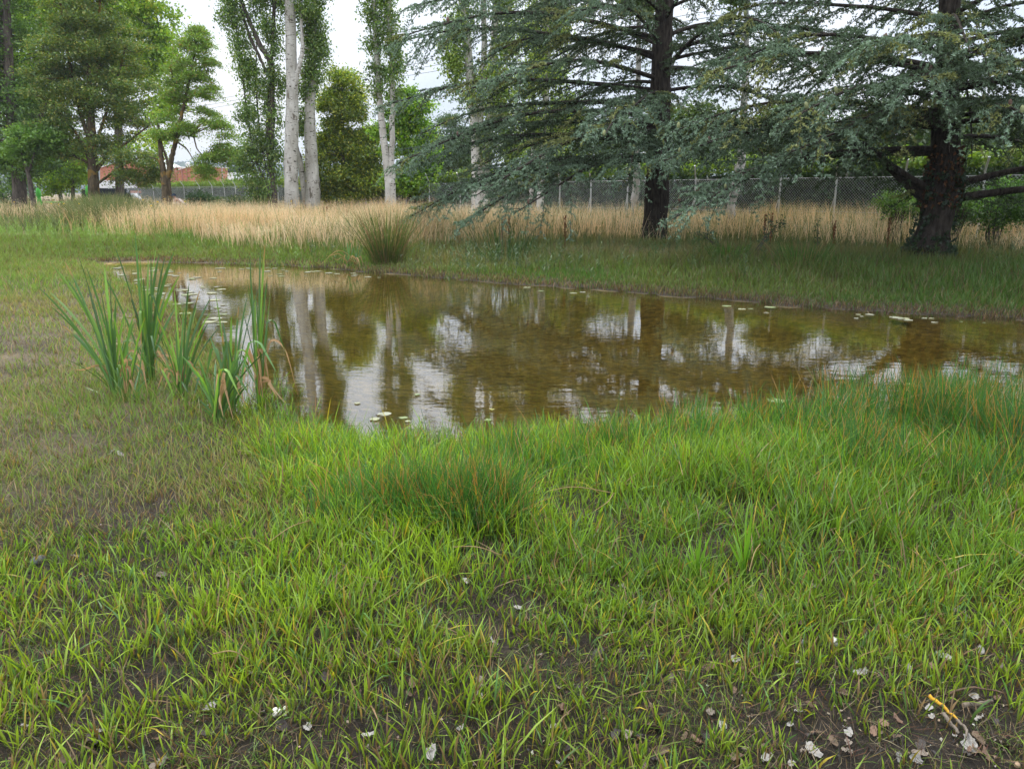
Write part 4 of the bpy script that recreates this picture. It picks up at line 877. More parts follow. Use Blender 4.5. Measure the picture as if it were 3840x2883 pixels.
# hedge behind it
def hedge():
    t = thing('clipped_hedge', 'long clipped dark hedge with a bright yellow green top behind the fence', 'hedge', (*(fence_xy(20) + FN * 1.6), .1))
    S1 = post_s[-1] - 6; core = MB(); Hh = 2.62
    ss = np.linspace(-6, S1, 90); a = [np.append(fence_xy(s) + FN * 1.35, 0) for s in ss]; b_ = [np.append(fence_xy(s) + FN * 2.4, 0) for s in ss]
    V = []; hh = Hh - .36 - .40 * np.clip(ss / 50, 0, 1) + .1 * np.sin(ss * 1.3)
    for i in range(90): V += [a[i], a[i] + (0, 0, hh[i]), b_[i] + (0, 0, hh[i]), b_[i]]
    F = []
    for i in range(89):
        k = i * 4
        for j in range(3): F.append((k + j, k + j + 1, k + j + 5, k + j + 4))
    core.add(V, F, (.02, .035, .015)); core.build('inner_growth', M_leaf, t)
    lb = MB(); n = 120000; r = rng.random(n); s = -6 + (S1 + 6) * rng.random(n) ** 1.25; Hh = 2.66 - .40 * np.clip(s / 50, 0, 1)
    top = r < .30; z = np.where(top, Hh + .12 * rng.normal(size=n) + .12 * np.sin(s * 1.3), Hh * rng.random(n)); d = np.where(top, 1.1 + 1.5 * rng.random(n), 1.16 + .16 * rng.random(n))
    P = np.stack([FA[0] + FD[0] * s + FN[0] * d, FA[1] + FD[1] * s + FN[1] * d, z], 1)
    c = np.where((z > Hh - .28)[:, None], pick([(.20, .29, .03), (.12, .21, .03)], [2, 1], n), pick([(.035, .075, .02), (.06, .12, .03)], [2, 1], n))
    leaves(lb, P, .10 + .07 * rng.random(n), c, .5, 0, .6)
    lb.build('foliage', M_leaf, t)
hedge()

def bush(name, label, u, v, D, rx, rz, n, size, cols, group=None, zc=None):
    c = W(u, v, D); c[2] = max(c[2], rz * .8) if zc is None else zc; t = thing(name, label, 'bush', (c[0], c[1], .1), group)
    st = MB(); k = 14; tips = c + nrm(rng.normal(size=(k, 3)) + [0, 0, .3]) * np.array([rx, rx, rz]) * .7
    for p in tips: tube(st, smooth_path([(c[0] + rng.normal() * .08, c[1] + rng.normal() * .08, 0), (c + p) / 2 - (0, 0, .1), p], 7), np.linspace(.02, .006, 7), 5, cap=False)
    st.build('stems', M_greybark, t)
    nc = 40; cc = c + nrm(rng.normal(size=(nc, 3))) * (rng.random((nc, 1)) ** .4) * np.array([rx, rx, rz]); I = rng.integers(0, nc, n)
    P = cc[I] + rng.normal(size=(n, 3)) * np.array([rx, rx, rz]) * .16; P[:, 2] = np.maximum(P[:, 2], .1)
    lb = MB(); leaves(lb, P, size * (.7 + .6 * rng.random(n)), pick(cols, [1] * len(cols), n, .2) * (1 + .2 * rng.normal(size=nc))[I][:, None].clip(.5, 1.5), .5); lb.build('foliage', M_leaf, t)
bush('shrub', 'dark rounded shrub by the fence just right of the stooping person', 742, 748, 52, 1.0, .8, 4500, .12, [(.04, .09, .03), (.07, .13, .035)], zc=.95)
bush('shrub', 'second smaller shrub by the fence, further right of the stooping person', 812, 756, 50, .75, .6, 3200, .12, [(.06, .12, .03), (.10, .16, .04)], zc=.85)
bush('shrub', 'low shrub of arching stems left of the thick white poplar', 925, 758, 44, 1.5, .55, 4500, .10, [(.08, .14, .04), (.17, .21, .07)], zc=.9)
bush('bramble', 'bright green shrub against the fence at the right edge', 3745, 740, 19.2, .85, .62, 6000, .065, [(.10, .22, .03), (.15, .28, .04), (.06, .13, .03)], zc=1.35)
bush('bramble', 'small yellow green shrub at the fence just left of the right cedar', 3375, 735, 20.6, .55, .5, 2600, .065, [(.13, .26, .03), (.18, .30, .04)], zc=1.35)
bush('bramble', 'thin pale green shrub between the right cedar and the right edge', 3600, 770, 19.5, .5, .45, 1500, .06, [(.12, .22, .04), (.09, .17, .04)], zc=1.2)

# hills
def hills():
    mb = MB(); xs = np.linspace(-1700, 1500, 260); prof = 38 + 14 * (fbm(xs, xs * 0, 420, 7, 4) - .5) + 13 * np.exp(-((xs + 640) / 420) ** 2) + 2.2 * rng.random(len(xs))
    rows = []
    for f, y in ((0, 1150), (.45, 1260), (.8, 1370), (1, 1500), (.96, 1640), (.5, 1900), (0, 2150)):
        rows.append(np.stack([xs, y + 25 * np.sin(xs / 140), prof * f * np.exp(-(np.clip(np.abs(xs) - 1300, 0, 900) / 150) ** 2) - .5 + 2.5 * rng.random(len(xs)) * (0 < f)], 1))
    V = np.concatenate(rows); nx_ = len(xs); q = (np.arange(6)[:, None] * nx_ + np.arange(nx_ - 1)[None]).ravel()
    cc = jcol((.045, .075, .035), len(V), .35); mb.add(V, np.stack([q, q + 1, q + nx_ + 1, q + nx_], 1), cc)
    P = []; n = 16000; X = rng.uniform(-1250, 500, n); f = rng.random(n); y = 1150 + 350 * f; z = np.interp(X, xs, prof) * np.interp(f, [0, .31, .63, 1], [0, .45, .8, 1])
    leaves(mb, np.stack([X, y + 25 * np.sin(X / 140), z + 1], 1), 9 + 5 * rng.random(n), jcol((.05, .085, .035), n, .35), .2, 0, .9)
    o = mb.build('hills', M_leaf); tag(o, kind='structure')
hills()
# poplar row far away
for i, (u, h, D) in enumerate([(868, 9.5, 240), (884, 8.2, 244), (897, 10.0, 248), (910, 8.6, 252), (922, 9.6, 256), (938, 9.0, 260), (495, 15, 230), (478, 13, 226)]):
    c = W(u, 700, D); t = thing('far_poplar', ('narrow dark poplar in the distant row right of the street lamp' if i < 6 else 'tall dark distant poplar above the brick factory'), 'tree', (c[0], c[1], 0), 'distant poplars beyond the factory')
    tb = MB(); tube(tb, [(c[0], c[1], -.3), (c[0], c[1], h * .8)], [.25, .06], 6); tb.build('trunk', M_greybark, t)
    n = 900; zz = rng.random(n); rr_ = 1.15 * np.sin(PI * (zz * .86 + .1)) ** .6 * rng.random(n) ** .4; az = rng.random(n) * 6.3
    lb = MB(); leaves(lb, np.stack([c[0] + np.cos(az) * rr_, c[1] + np.sin(az) * rr_, .8 + zz * h], 1), .7, jcol((.05, .09, .035), n, .3), .2); lb.build('crown', M_leaf, t)

# brick factory with a sawtooth roof
brick, nt, out = new_mat('brick_wall'); L = nt.links.new
tcx = N(nt, 'ShaderNodeTexCoord'); bt = N(nt, 'ShaderNodeTexBrick', Scale=1.0); bt.inputs['Color1'].default_value = (.52, .19, .115, 1); bt.inputs['Color2'].default_value = (.43, .15, .09, 1); bt.inputs['Mortar'].default_value = (.50, .30, .22, 1)
bt.inputs['Brick Width'].default_value = .5; bt.inputs['Row Height'].default_value = .22; bt.inputs['Mortar Size'].default_value = .02
mp = N(nt, 'ShaderNodeMapping'); mp.inputs['Rotation'].default_value = (PI / 2, 0, 0); L(tcx.outputs['Object'], mp.inputs['Vector']); L(mp.outputs[0], bt.inputs['Vector'])
no = N(nt, 'ShaderNodeTexNoise', Scale=.6, Detail=5.0); L(tcx.outputs['Object'], no.inputs['Vector']); mx = N(nt, 'ShaderNodeMixRGB', _blend_type='MULTIPLY', Fac=.5); L(bt.outputs['Color'], mx.inputs['Color1'])
mr = N(nt, 'ShaderNodeMapRange'); mr.inputs['To Min'].default_value = .6; mr.inputs['To Max'].default_value = 1.3; L(no.outputs['Fac'], mr.inputs['Value']); L(mr.outputs[0], mx.inputs['Color2'])
b = N(nt, 'ShaderNodeBsdfPrincipled', Roughness=.9); L(mx.outputs[0], b.inputs['Base Color']); L(b.outputs[0], out.inputs['Surface'])
def wall_prism(mb, pts, y, depth, col):
    """outline [(u,v)] on the plane Y=y extruded away by depth"""
    P = [W(u, v, y) for u, v in pts]; n = len(P); V = P + [p + np.array([0, depth, 0]) for p in P]
    for i in range(n):
        j = (i + 1) % n; mb.add([V[i], V[j], V[j + n], V[i + n]], [(0, 1, 2, 3)], col)
    c = np.mean(P, 0); cb = c + np.array([0, depth, 0])
    for i in range(n):
        j = (i + 1) % n; mb.add([V[i], c, V[j]], [(0, 1, 2)], col); mb.add([V[i + n], V[j + n], cb], [(0, 1, 2)], col)
YB = 118; bot = 736
f = thing('brick_factory', 'orange brick factory with a stepped sawtooth roof edged in white', 'building', (*W(550, bot, YB)[:2], 0))
for pts, nm in [([(668, bot), (668, 638), (726, 621), (726, bot)], 0), ([(580, bot), (580, 650), (600, 644), (666, 628), (668, 628), (668, bot)], .6), ([(375, bot), (375, 630), (470, 600), (482, 597), (580, 640), (580, bot)], 6)]:
    w_ = MB(); wall_prism(w_, pts, YB + nm, 14, (1, 1, 1)); w_.build('wall', brick, f)
for (a, b_, yy) in [((666, 635.5), (727.5, 617.5), YB - .15), ((594, 643), (668.5, 624.5), YB + .4), ((372, 627), (483, 592), YB + 5.8), ((483, 592), (582, 636), YB + 5.8)]:
    w_ = MB(); wall_prism(w_, [a, (a[0], a[1] + 3.6), (b_[0], b_[1] + 3.6), b_], yy, 14.4, (.75, .74, .72)); w_.build('roof_edge', M_paint, f)
for u in (652, 668, 690, 708):
    w_ = MB(); p = W(u, bot, YB - .12); box(w_, (p[0] - .05, p[1] - .04, 0), (p[0] + .05, p[1] + .14, W(u, 642 - (u - 652) * .29, YB)[2]), (.3, .13, .09)); w_.build('downpipe', M_paint, f)
w_ = MB(); p = W(706, 622, YB + 2); tube(w_, [p - (0, 0, .6), p, p + (0, 0, .25), p + (0, 0, .26), p + (0, 0, .45)], [.35, .35, .35, .55, .1], 12, (.75, .75, .75)); w_.build('roof_vent', M_metal, f)
w_ = MB(); wall_prism(w_, [(372, 706), (372, 677), (500, 677), (500, 706)], YB - 1.5, 1.3, (.72, .74, .78)); w_.build('loading_wall', M_paint, f)
w_ = MB(); wall_prism(w_, [(372, 716), (372, 706), (560, 706), (560, 716)], YB - 1.0, .8, (.04, .045, .05)); w_.build('window', M_glass, f)
f = thing('white_warehouse', 'low white warehouse with a sloping roof right of the brick factory', 'building', (*W(800, bot, 140)[:2], 0))
for nm, pts, dy, cc in [('wall', [(727, bot), (727, 668), (762, 668), (762, bot)], 0, (.78, .79, .8)), ('gable', [(760, bot), (760, 672), (790, 664), (868, 646), (868, bot)], 1.2, (.80, .80, .80)), ('wall', [(868, bot), (868, 671), (950, 671), (950, bot)], 3, (.74, .77, .8))]:
    w_ = MB(); wall_prism(w_, pts, 140 + dy, 16, cc); w_.build(nm, M_paint, f)
w_ = MB(); wall_prism(w_, [(866, 671.5), (866, 669), (952, 669), (952, 671.5)], 142.6, 17, (.55, .57, .6)); w_.build('roof_edge', M_paint, f)
for u in (848, 858):
    w_ = MB(); wall_prism(w_, [(u, 690), (u, 684), (u + 4, 684), (u + 4, 690)], 141.1, .3, (.03, .035, .04)); w_.build('window', M_glass, f)

# street lamps and poles
def lamp(label, u, vtop, vbot, D, r, hr):
    a = W(u, vbot, D); b_ = W(u, vtop, D); t = thing('street_lamp', label, 'street lamp', (a[0], a[1], 0))
    m_ = MB(); tube(m_, [(a[0], a[1], -.2), (a[0], a[1], .8), (a[0], a[1], b_[2])], [r * 1.5, r, r * .7], 10, (.5, .52, .52)); m_.build('pole', M_metal, t, smooth=True)
    m_ = MB(); zz = np.array([0, .04, .3, .7, 1.1, 1.3, 1.36]) * hr; tube(m_, np.stack([a[0] + 0 * zz, a[1] + 0 * zz, b_[2] + zz], 1), np.array([.25, .5, .9, 1, .75, .35, .05]) * hr, 14, (.5, .53, .55)); m_.build('lamp_head', M_metal, t, smooth=True)
lamp('slim grey street lamp with a globe head rising right of the locust tree', 839, 520, 722, 78, .06, .24)
lamp('short thick grey lamp post in front of the factory, seen through the maple leaves', 446, 668, 728, 74, .20, .26)
t = thing('flag_pole', 'thin ochre pole just left of the locust trunk', 'pole', (*W(598, 730, 90)[:2], 0)); p = W(598, 600, 90)
m_ = MB(); tube(m_, [(p[0], p[1], -.2), (p[0], p[1], 2.5), p], [.10, .09, .05], 8, (.45, .25, .12)); m_.build('pole', M_paint, t); m_ = MB(); tube(m_, [p, p + (0, 0, .1), p + (0, 0, .16)], [.07, .09, .02], 8, (.6, .5, .3)); m_.build('finial', M_paint, t)

# parked vehicles by the factory
def car(name, label, u, D, Lc, Hc, colr, van=False, yaw=0):
    p = W(u, 730, D); t = thing(name, label, 'van' if van else 'car', (0, 0, 0)); bm_ = []
    prof = [(0, .35), (0, .75 * Hc if van else .55 * Hc), (.10, Hc if van else .62 * Hc), (.32, Hc), (.72, Hc), (.84, .62 * Hc), (1, .55 * Hc), (1, .35)]
    if van: prof = [(0, .35), (0, Hc * .95), (.03, Hc), (.74, Hc), (.86, .62 * Hc), (1, .5 * Hc), (1, .35)]
    m_ = MB(); n = len(prof); ww = .85
    V = [(x * Lc - Lc / 2, s * ww * (.86 if z > .7 * Hc and not van else 1), z) for s in (-1, 1) for x, z in prof]
    for i in range(n):
        j = (i + 1) % n; m_.add([V[i], V[j], V[j + n], V[i + n]], [(0, 1, 2, 3)], colr)
    for s in (0, n):
        c = np.mean(V[s:s + n], 0)
        for i in range(n): m_.add([V[s + i], V[s + (i + 1) % n], c], [(0, 1, 2)], colr)
    m_.build('body', M_car, t)
    m_ = MB(); z0, z1 = .64 * Hc, .92 * Hc
    for s in (-1, 1): box(m_, (-Lc * .14 if not van else .22 * Lc, s * (ww * .9 if not van else ww) - .02, z0), (Lc * .22 if not van else .33 * Lc, s * (ww * .9 if not van else ww) + .02, z1), (.02, .025, .03))
    m_.build('side_windows', M_glass, t)
    for x in (-.32, .32):
        for s in (-1, 1):
            wm = MB(); tube(wm, [(x * Lc, s * .86 - .1, .33), (x * Lc, s * .86 + .1, .33)], .33, 18, (.02, .02, .02)); w = wm.build('wheel', M_car, t)
            rm = MB(); tube(rm, [(x * Lc, s * .97 - .012, .33), (x * Lc, s * .97 + .012, .33)], .19, 12, (.45, .45, .46)); rm.build('rim', M_metal, w)
    for s in (-1, 1):
        lm = MB(); box(lm, (-Lc / 2 - .03, s * .66 - .12, .62), (-Lc / 2 + .02, s * .66 + .12, .78), (.35, .02, .02)); lm.build('tail_light', M_car, t)
    pm = MB(); box(pm, (-Lc / 2 - .035, -.26, .5), (-Lc / 2 - .01, .26, .62), (.75, .75, .72)); pm.build('number_plate', M_paint, t)
    t.location = (p[0], p[1], .0); t.rotation_euler = (0, 0, yaw)
    return t
car('parked_van', 'dark van parked before the factory just right of the maple trunk', 412, 72, 4.6, 1.95, (.02, .025, .035), True, 1.3)
car('parked_car', 'white car parked behind the short thick lamp post', 468, 80, 4.3, 1.55, (.7, .71, .72), False, .2)
car('parked_car', 'dark car parked farthest right before the factory', 515, 84, 4.3, 1.6, (.03, .035, .045), False, 1.35)

# bright green playground posts with a rail, grey slab
for (lab, u, D, h) in [('bright green post with a tapered top between the two left trunks', 146, 54, 1.95), ('bright green post standing left of the maple trunk', 350 - 18, 56, 2.1)]:
    p = W(u, 740, D); t = thing('play_post', lab, 'post', (p[0], p[1], 0), 'bright green play posts')
    m_ = MB(); tube(m_, [(p[0], p[1], -.1), (p[0], p[1], h * .25), (p[0], p[1], h * .7)], [.26, .15, .12], 10, (.12, .62, .08)); m_.build('post', M_paint, t, smooth=True)
    m_ = MB(); tube(m_, [(p[0], p[1], h * .7), (p[0], p[1], h * .74), (p[0], p[1], h * .93), (p[0], p[1], h)], [.10, .17, .13, .03], 10, (.12, .62, .08)); m_.build('cap', M_paint, t, smooth=True)
p0 = W(150, 742, 55); p1 = W(330, 742, 57); m_ = MB(); tube(m_, [(p0[0], p0[1], 1.0), (p1[0], p1[1], 1.0)], .05, 8, (.12, .62, .08))
o = m_.build('play_rail', M_paint); tag(o, 'low bright green rail running between the two green posts', 'rail')
p = W(164, 778, 43); m_ = MB(); box(m_, (-.62, -.25, -.06), (.62, .25, .06), (.36, .33, .32)); box(m_, (-.5, -.18, -.62), (-.36, .18, -.06), (.3, .28, .27)); box(m_, (.36, -.18, -.62), (.5, .18, -.06), (.3, .28, .27))
o = m_.build('stone_bench', M_stone); o.location = (p[0], p[1], .75); tag(o, 'low grey stone bench at the meadow edge near the slender dark stem', 'bench')

# power cables on a far line
for k, (va, vb) in enumerate([(372, 283), (388, 301), (402, 320)]):
    a = W(818, va, 150); b_ = W(1315, vb, 120); d = b_ - a; s = np.linspace(-1.6, 2.6, 40); P = a + d * s[:, None]; P[:, 2] += .25 * (s * 5 - 2.5) ** 2 * .0 - .0
    m_ = MB(); tube(m_, P, .028, 5, (.09, .095, .10)); o = m_.build('power_cable', M_paint)
    tag(o, ['topmost of three thin power cables crossing the sky between the poplars', 'middle of three thin power cables crossing the sky between the poplars', 'lowest of three thin power cables crossing the sky between the poplars'][k], 'cable', 'power cables')
# small dark bird flying
p = W(1372, 301, 60); m_ = MB(); tube(m_, [(-.16, 0, .02), (-.06, 0, 0), (.06, 0, .01), (.14, 0, .03), (.20, 0, .02)], [.01, .05, .055, .035, .006], 8, (.02, .02, .025))
for s in (-1, 1): m_.add([(0, 0, .02), (.08, 0, .02), (.05, s * .16, .10), (-.02, s * .34, -.14), (-.07, s * .15, .04)], [(0, 1, 2), (0, 2, 4), (2, 3, 4)], (.02, .02, .025))
m_.add([(-.14, 0, .02), (-.26, -.05, .02), (-.26, .05, .02)], [(0, 1, 2)], (.02, .02, .025))
o = m_.build('bird', M_cloth); o.location = p; o.rotation_euler = (0, -.3, 1.1); tag(o, 'small dark bird flying below the cables left of the twin poplar', 'bird')

# ------------------------------------------------------------------ person stooping in the grass
def person():
    c = W(656, 760, 43.2); X, Y = c[0] + .24, c[1]
    t = thing('person', 'person in pale shirt and dark cap stooping in the tall grass', 'person', (X, Y, .1))
    J = {'pel': (.22, 0, .86), 'sp1': (.12, -.02, 1.02), 'sp2': (-.04, -.03, 1.16), 'nek': (-.17, -.03, 1.24), 'hb': (-.22, -.03, 1.30), 'hd': (-.25, -.03, 1.40),
         'shl': (-.10, .17, 1.18), 'ell': (-.20, .24, .92), 'wrl': (-.34, .20, .72), 'hal': (-.40, .18, .66), 'shr': (-.10, -.22, 1.18), 'elr': (-.16, -.28, .92), 'wrr': (-.32, -.24, .72), 'har': (-.38, -.22, .66),
         'hil': (.22, .10, .84), 'knl': (.05, .13, .48), 'anl': (.20, .13, .09), 'tol': (.03, .14, .03), 'hir': (.22, -.10, .84), 'knr': (.08, -.13, .46), 'anr': (.24, -.13, .09), 'tor': (.07, -.14, .03)}
    R = {'pel': .14, 'sp1': .135, 'sp2': .15, 'nek': .065, 'hb': .07, 'hd': .095, 'shl': .075, 'ell': .045, 'wrl': .03, 'hal': .028, 'shr': .075, 'elr': .045, 'wrr': .03, 'har': .028, 'hil': .10, 'knl': .065, 'anl': .045, 'tol': .035, 'hir': .10, 'knr': .065, 'anr': .045, 'tor': .035}
    E = [('pel', 'sp1'), ('sp1', 'sp2'), ('sp2', 'nek'), ('nek', 'hb'), ('hb', 'hd'), ('sp2', 'shl'), ('shl', 'ell'), ('ell', 'wrl'), ('wrl', 'hal'), ('sp2', 'shr'), ('shr', 'elr'), ('elr', 'wrr'), ('wrr', 'har'), ('pel', 'hil'), ('hil', 'knl'), ('knl', 'anl'), ('anl', 'tol'), ('pel', 'hir'), ('hir', 'knr'), ('knr', 'anr'), ('anr', 'tor')]
    for hn, s in (('hal', 1), ('har', -1)):
        h = np.array(J[hn])
        for q in range(4):
            a_ = f'{hn}f{q}'; b_ = a_ + 'b'; J[a_] = tuple(h + (-.045, s * (-.03 + .02 * q), -.03)); J[b_] = tuple(h + (-.06, s * (-.03 + .02 * q), -.075 + .006 * abs(q - 1))); R[a_] = .010; R[b_] = .008; E += [(hn, a_), (a_, b_)]
        a_ = hn + 'th'; J[a_] = tuple(h + (-.02, -s * .05, -.03)); R[a_] = .011; E.append((hn, a_))
    keys = list(J); idx = {k: i for i, k in enumerate(keys)}
    def skin(name, ks, mat, colr, grow=0.0, sub=2):
        ks = [k for k in keys if k in ks]; ix = {k: i for i, k in enumerate(ks)}
        me = bpy.data.meshes.new(name); me.from_pydata([(J[k][0] + X, J[k][1] + Y, J[k][2] + .1) for k in ks], [(ix[a], ix[b]) for a, b in E if a in ix and b in ix], [])
        o = bpy.data.objects.new(name, me); C.objects.link(o); o.parent = t; o.matrix_parent_inverse = parent_inv(t)
        md = o.modifiers.new('skin', 'SKIN'); md.use_smooth_shade = True
        for k in ks:
            r_ = R[k] + grow; me.skin_vertices[0].data[ix[k]].radius = (r_, r_)
        me.skin_vertices[0].data[0].use_root = True
        s_ = o.modifiers.new('sub', 'SUBSURF'); s_.levels = sub; s_.render_levels = sub
        m2 = mat.copy(); m2.name = name + '_material'
        bs = [n_ for n_ in m2.node_tree.nodes if n_.type == 'BSDF_PRINCIPLED'][0]
        for l_ in list(bs.inputs['Base Color'].links): m2.node_tree.links.remove(l_)
        bs.inputs['Base Color'].default_value = (*colr, 1); me.materials.append(m2); return o
    skin('body', keys, M_cloth, (.45, .28, .21))
    skin('shirt', ['pel', 'sp1', 'sp2', 'shl', 'ell', 'shr', 'elr'], M_cloth, (.78, .66, .64), .018)
    skin('trousers', ['pel', 'hil', 'knl', 'anl', 'hir', 'knr', 'anr'], M_cloth, (.06, .07, .10), .016)
    m_ = MB(); h = np.array(J['hd']) + (X, Y, .1); zz = np.linspace(0, 1, 8)
    tube(m_, np.stack([h[0] + 0 * zz, h[1] + 0 * zz, h[2] - .03 + .13 * np.sin(zz * PI / 2)], 1), .118 * np.cos(zz * PI / 2 * .97), 16, (.04, .055, .08))
    m_.add([(h[0] - .08, h[1] - .08, h[2] - .02), (h[0] - .20, h[1] - .06, h[2] - .04), (h[0] - .20, h[1] + .06, h[2] - .04), (h[0] - .08, h[1] + .08, h[2] - .02), (h[0] - .08, h[1] - .08, h[2] - .005), (h[0] - .20, h[1] - .06, h[2] - .025), (h[0] - .20, h[1] + .06, h[2] - .025), (h[0] - .08, h[1] + .08, h[2] - .005)], [(0, 1, 2, 3), (7, 6, 5, 4), (0, 4, 5, 1), (1, 5, 6, 2), (2, 6, 7, 3)], (.04, .055, .08))
    m_.build('cap', M_cloth, t, smooth=True)
    m_ = MB(); f_ = h + (-.085, 0, -.035); leaves(m_, np.array([f_ + (-.002, -.035, .012), f_ + (-.002, .035, .012)]), .02, np.array([[.05, .04, .04]] * 2), 0); tube(m_, [f_ + (.01, 0, .01), f_ + (-.03, 0, -.02), f_ + (0, 0, -.03)], [.008, .014, .006], 6, (.45, .28, .21)); m_.build('face', M_cloth, t)
person()

# deep shade of further trees beyond the left group: reads as one mass
def woodland():
    mb = MB(); n = 60000
    u = rng.uniform(-900, 330, n); D = rng.uniform(66, 84, n); k = (u - CX) / FPX / cp
    nc = 260; cu = rng.uniform(-900, 330, nc); cD = rng.uniform(66, 84, nc); cz_ = rng.random(nc) ** .8 * 13; I = rng.integers(0, nc, n)
    X = (cu[I] - CX) / FPX / cp * cD[I] + rng.normal(size=n) * 1.1; Y = cD[I] + rng.normal(size=n); Z = np.maximum(.2, cz_[I] + rng.normal(size=n) * .8)
    leaves(mb, np.stack([X, Y, Z], 1), .30 * (.7 + .6 * rng.random(n)), pick([(.08, .15, .04), (.13, .22, .05), (.05, .10, .03)], [3, 2, 2], n, .2), .6)
    for q in range(22):
        x = (rng.uniform(-900, 330) - CX) / FPX / cp * 74; y = rng.uniform(68, 82); tube(mb, [(x, y, -.2), (x + rng.normal() * .2, y, 5), (x + rng.normal() * .5, y, 12)], [.2, .14, .05], 6, (.05, .04, .03))
    o = mb.build('woodland', M_leaf); tag(o, 'dark mass of further trees beyond the left-hand group', 'woodland', kind='stuff')
woodland()
def haze():
    mb = MB(); box(mb, (-2900, -2900, -3), (2900, 2900, 110)); m, nt, out = new_mat('haze_air'); v_ = N(nt, 'ShaderNodeVolumePrincipled', Density=HAZE); v_.inputs['Color'].default_value = (.78, .87, 1, 1)
    nt.links.new(v_.outputs[0], out.inputs['Volume']); o = mb.build('haze', m); tag(o, 'thin blue haze in the air, fading the far hills', 'haze', kind='stuff')
HAZE = .00032
haze()

# ================================================================== POND PLANTS, PADS AND LITTER
def ribbon(mb, P, w, col, face, vfold=.15):
    """one strap leaf along P with a shallow keel"""
    P = np.asarray(P); n = len(P); T = nrm(np.gradient(P, axis=0)); S = nrm(face - (T * face).sum(1, keepdims=True) * T); Nn = np.cross(T, S)
    w = np.asarray(w)[:, None]; V = np.stack([P - S * w / 2 + Nn * w * vfold, P - Nn * w * vfold * .6, P + S * w / 2 + Nn * w * vfold], 1).reshape(-1, 3)
    F = []
    for i in range(n - 1):
        k = i * 3; F += [(k, k + 1, k + 4, k + 3), (k + 1, k + 2, k + 5, k + 4)]
    mb.add(V, F, np.repeat(col, 3, 0))
M_blade = foliage_mat('strap_leaf', .30, .07, .4)
def cattail(label, base, tips, dead=(), extra=6, Lw=.021, name='cattail', grp='strap-leaved water plants on the left shore'):
    g = G(*base, -.05); t = thing(name, label, 'water plant', (g[0], g[1], -.05), grp); mb = MB(); Yb = g[1]
    for (u, v) in list(tips) + [(u_ + rng.normal() * 25, v_ + 60 + abs(rng.normal()) * 90) for u_, v_ in tips if rng.random() < .85]:
        v = v - 26; dY = rng.normal() * .10; tp = W(u, v, Yb + dY); b0 = g + rng.normal(size=3) * np.array([.022, .022, 0]); H = tp[2] - b0[2]
        hx = tp[:2] - b0[:2]; n = 14; s = np.linspace(0, 1, n); ex = 1.35 + .25 * abs(hx).max() / max(H, .2)
        P = np.stack([b0[0] + hx[0] * s ** ex, b0[1] + hx[1] * s ** ex, b0[2] + H * (s * (1.10) - .10 * s ** 3)], 1)
        if rng.random() < .13: P[:, 2] = b0[2] + H * np.interp(s, [0, .55, .75, 1], [0, .62, .62, .38])
        a_ = rng.uniform(-.9, .9); face = np.array([math.cos(a_), math.sin(a_), 0])
        w = Lw * .82 * (.8 + .5 * rng.random()) * np.clip(np.minimum(.55 + 1.4 * s, 1.0), 0, 1) * np.clip((1 - s) * 5.5, .09, 1) ** .6
        base_c = np.array([.18, .33, .045]) if rng.random() < .3 else np.array([.085, .185, .05]); cc = base_c[None] * (1 + .2 * rng.normal()) * (1.25 - .35 * s[:, None])
        if rng.random() < .25: k = rng.integers(1, 3); cc[-k:] = (.38, .22, .07)
        ribbon(mb, P, w, np.clip(cc, .01, .6), face)
    for q in range(extra):
        a_ = rng.random() * 6.3; H = .22 + .35 * rng.random(); l = .1 + .2 * rng.random(); s = np.linspace(0, 1, 9)
        P = np.stack([g[0] + math.cos(a_) * l * s ** 1.5, g[1] + math.sin(a_) * l * s ** 1.5, g[2] + H * s], 1)
        ribbon(mb, P, .013 * np.clip((1 - s) * 3, .04, 1), np.tile([.11, .22, .035], (9, 1)) * (.8 + .4 * rng.random()), np.array([math.cos(a_ + 1.4), math.sin(a_ + 1.4), 0]))
    mb.build('leaves', M_blade, t)
    if dead:
        mb = MB(); dead = list(dead) + [(base[0] + rng.normal() * 70, base[1] + rng.normal() * 22, rng.uniform(.3, 1.1)) for _ in range(2 if extra > 3 else 0)]
        for (u, v, rise) in dead:
            e = W(u, v, Yb + rng.normal() * .1); e[2] = max(e[2], .005); s = np.linspace(0, 1, 14)
            z0 = .30 * rise + .04; P = np.stack([g[0] + (e[0] - g[0]) * s, g[1] + (e[1] - g[1]) * s, np.interp(s, [0, .35, .7, 1], [.02, z0, z0 * .75, e[2]])], 1); P = smooth_path(P[[0, 3, 6, 9, 13]] + rng.normal(size=(5, 3)) * .012, 14)
            c = np.array([.50, .32, .17]) * (.75 + .5 * rng.random()); P[:, 2] += .05; ribbon(mb, P, .022 * np.clip((1 - s) * 4, .15, 1), np.tile(c, (14, 1)), nrm(np.array([-(e[1] - g[1]), e[0] - g[0], .35])), .25)
        mb.build('dead_leaves', M_straw, t)
def cz(pts): return [(x * .5425, 800 + y * .5425) for x, y in pts]
cattail('leftmost strap-leaved clump, its long blades fanning out to the left', cz([(820, 1310)])[0], cz([(350, 690), (270, 565), (355, 395), (452, 388), (525, 300), (437, 825), (760, 490), (995, 650), (1000, 775), (600, 430), (690, 560), (870, 700), (930, 800), (660, 660), (560, 950), (800, 640), (720, 420)]), cz([(490, 1100)]) and [(268, 1400, .7)], 7, .024)
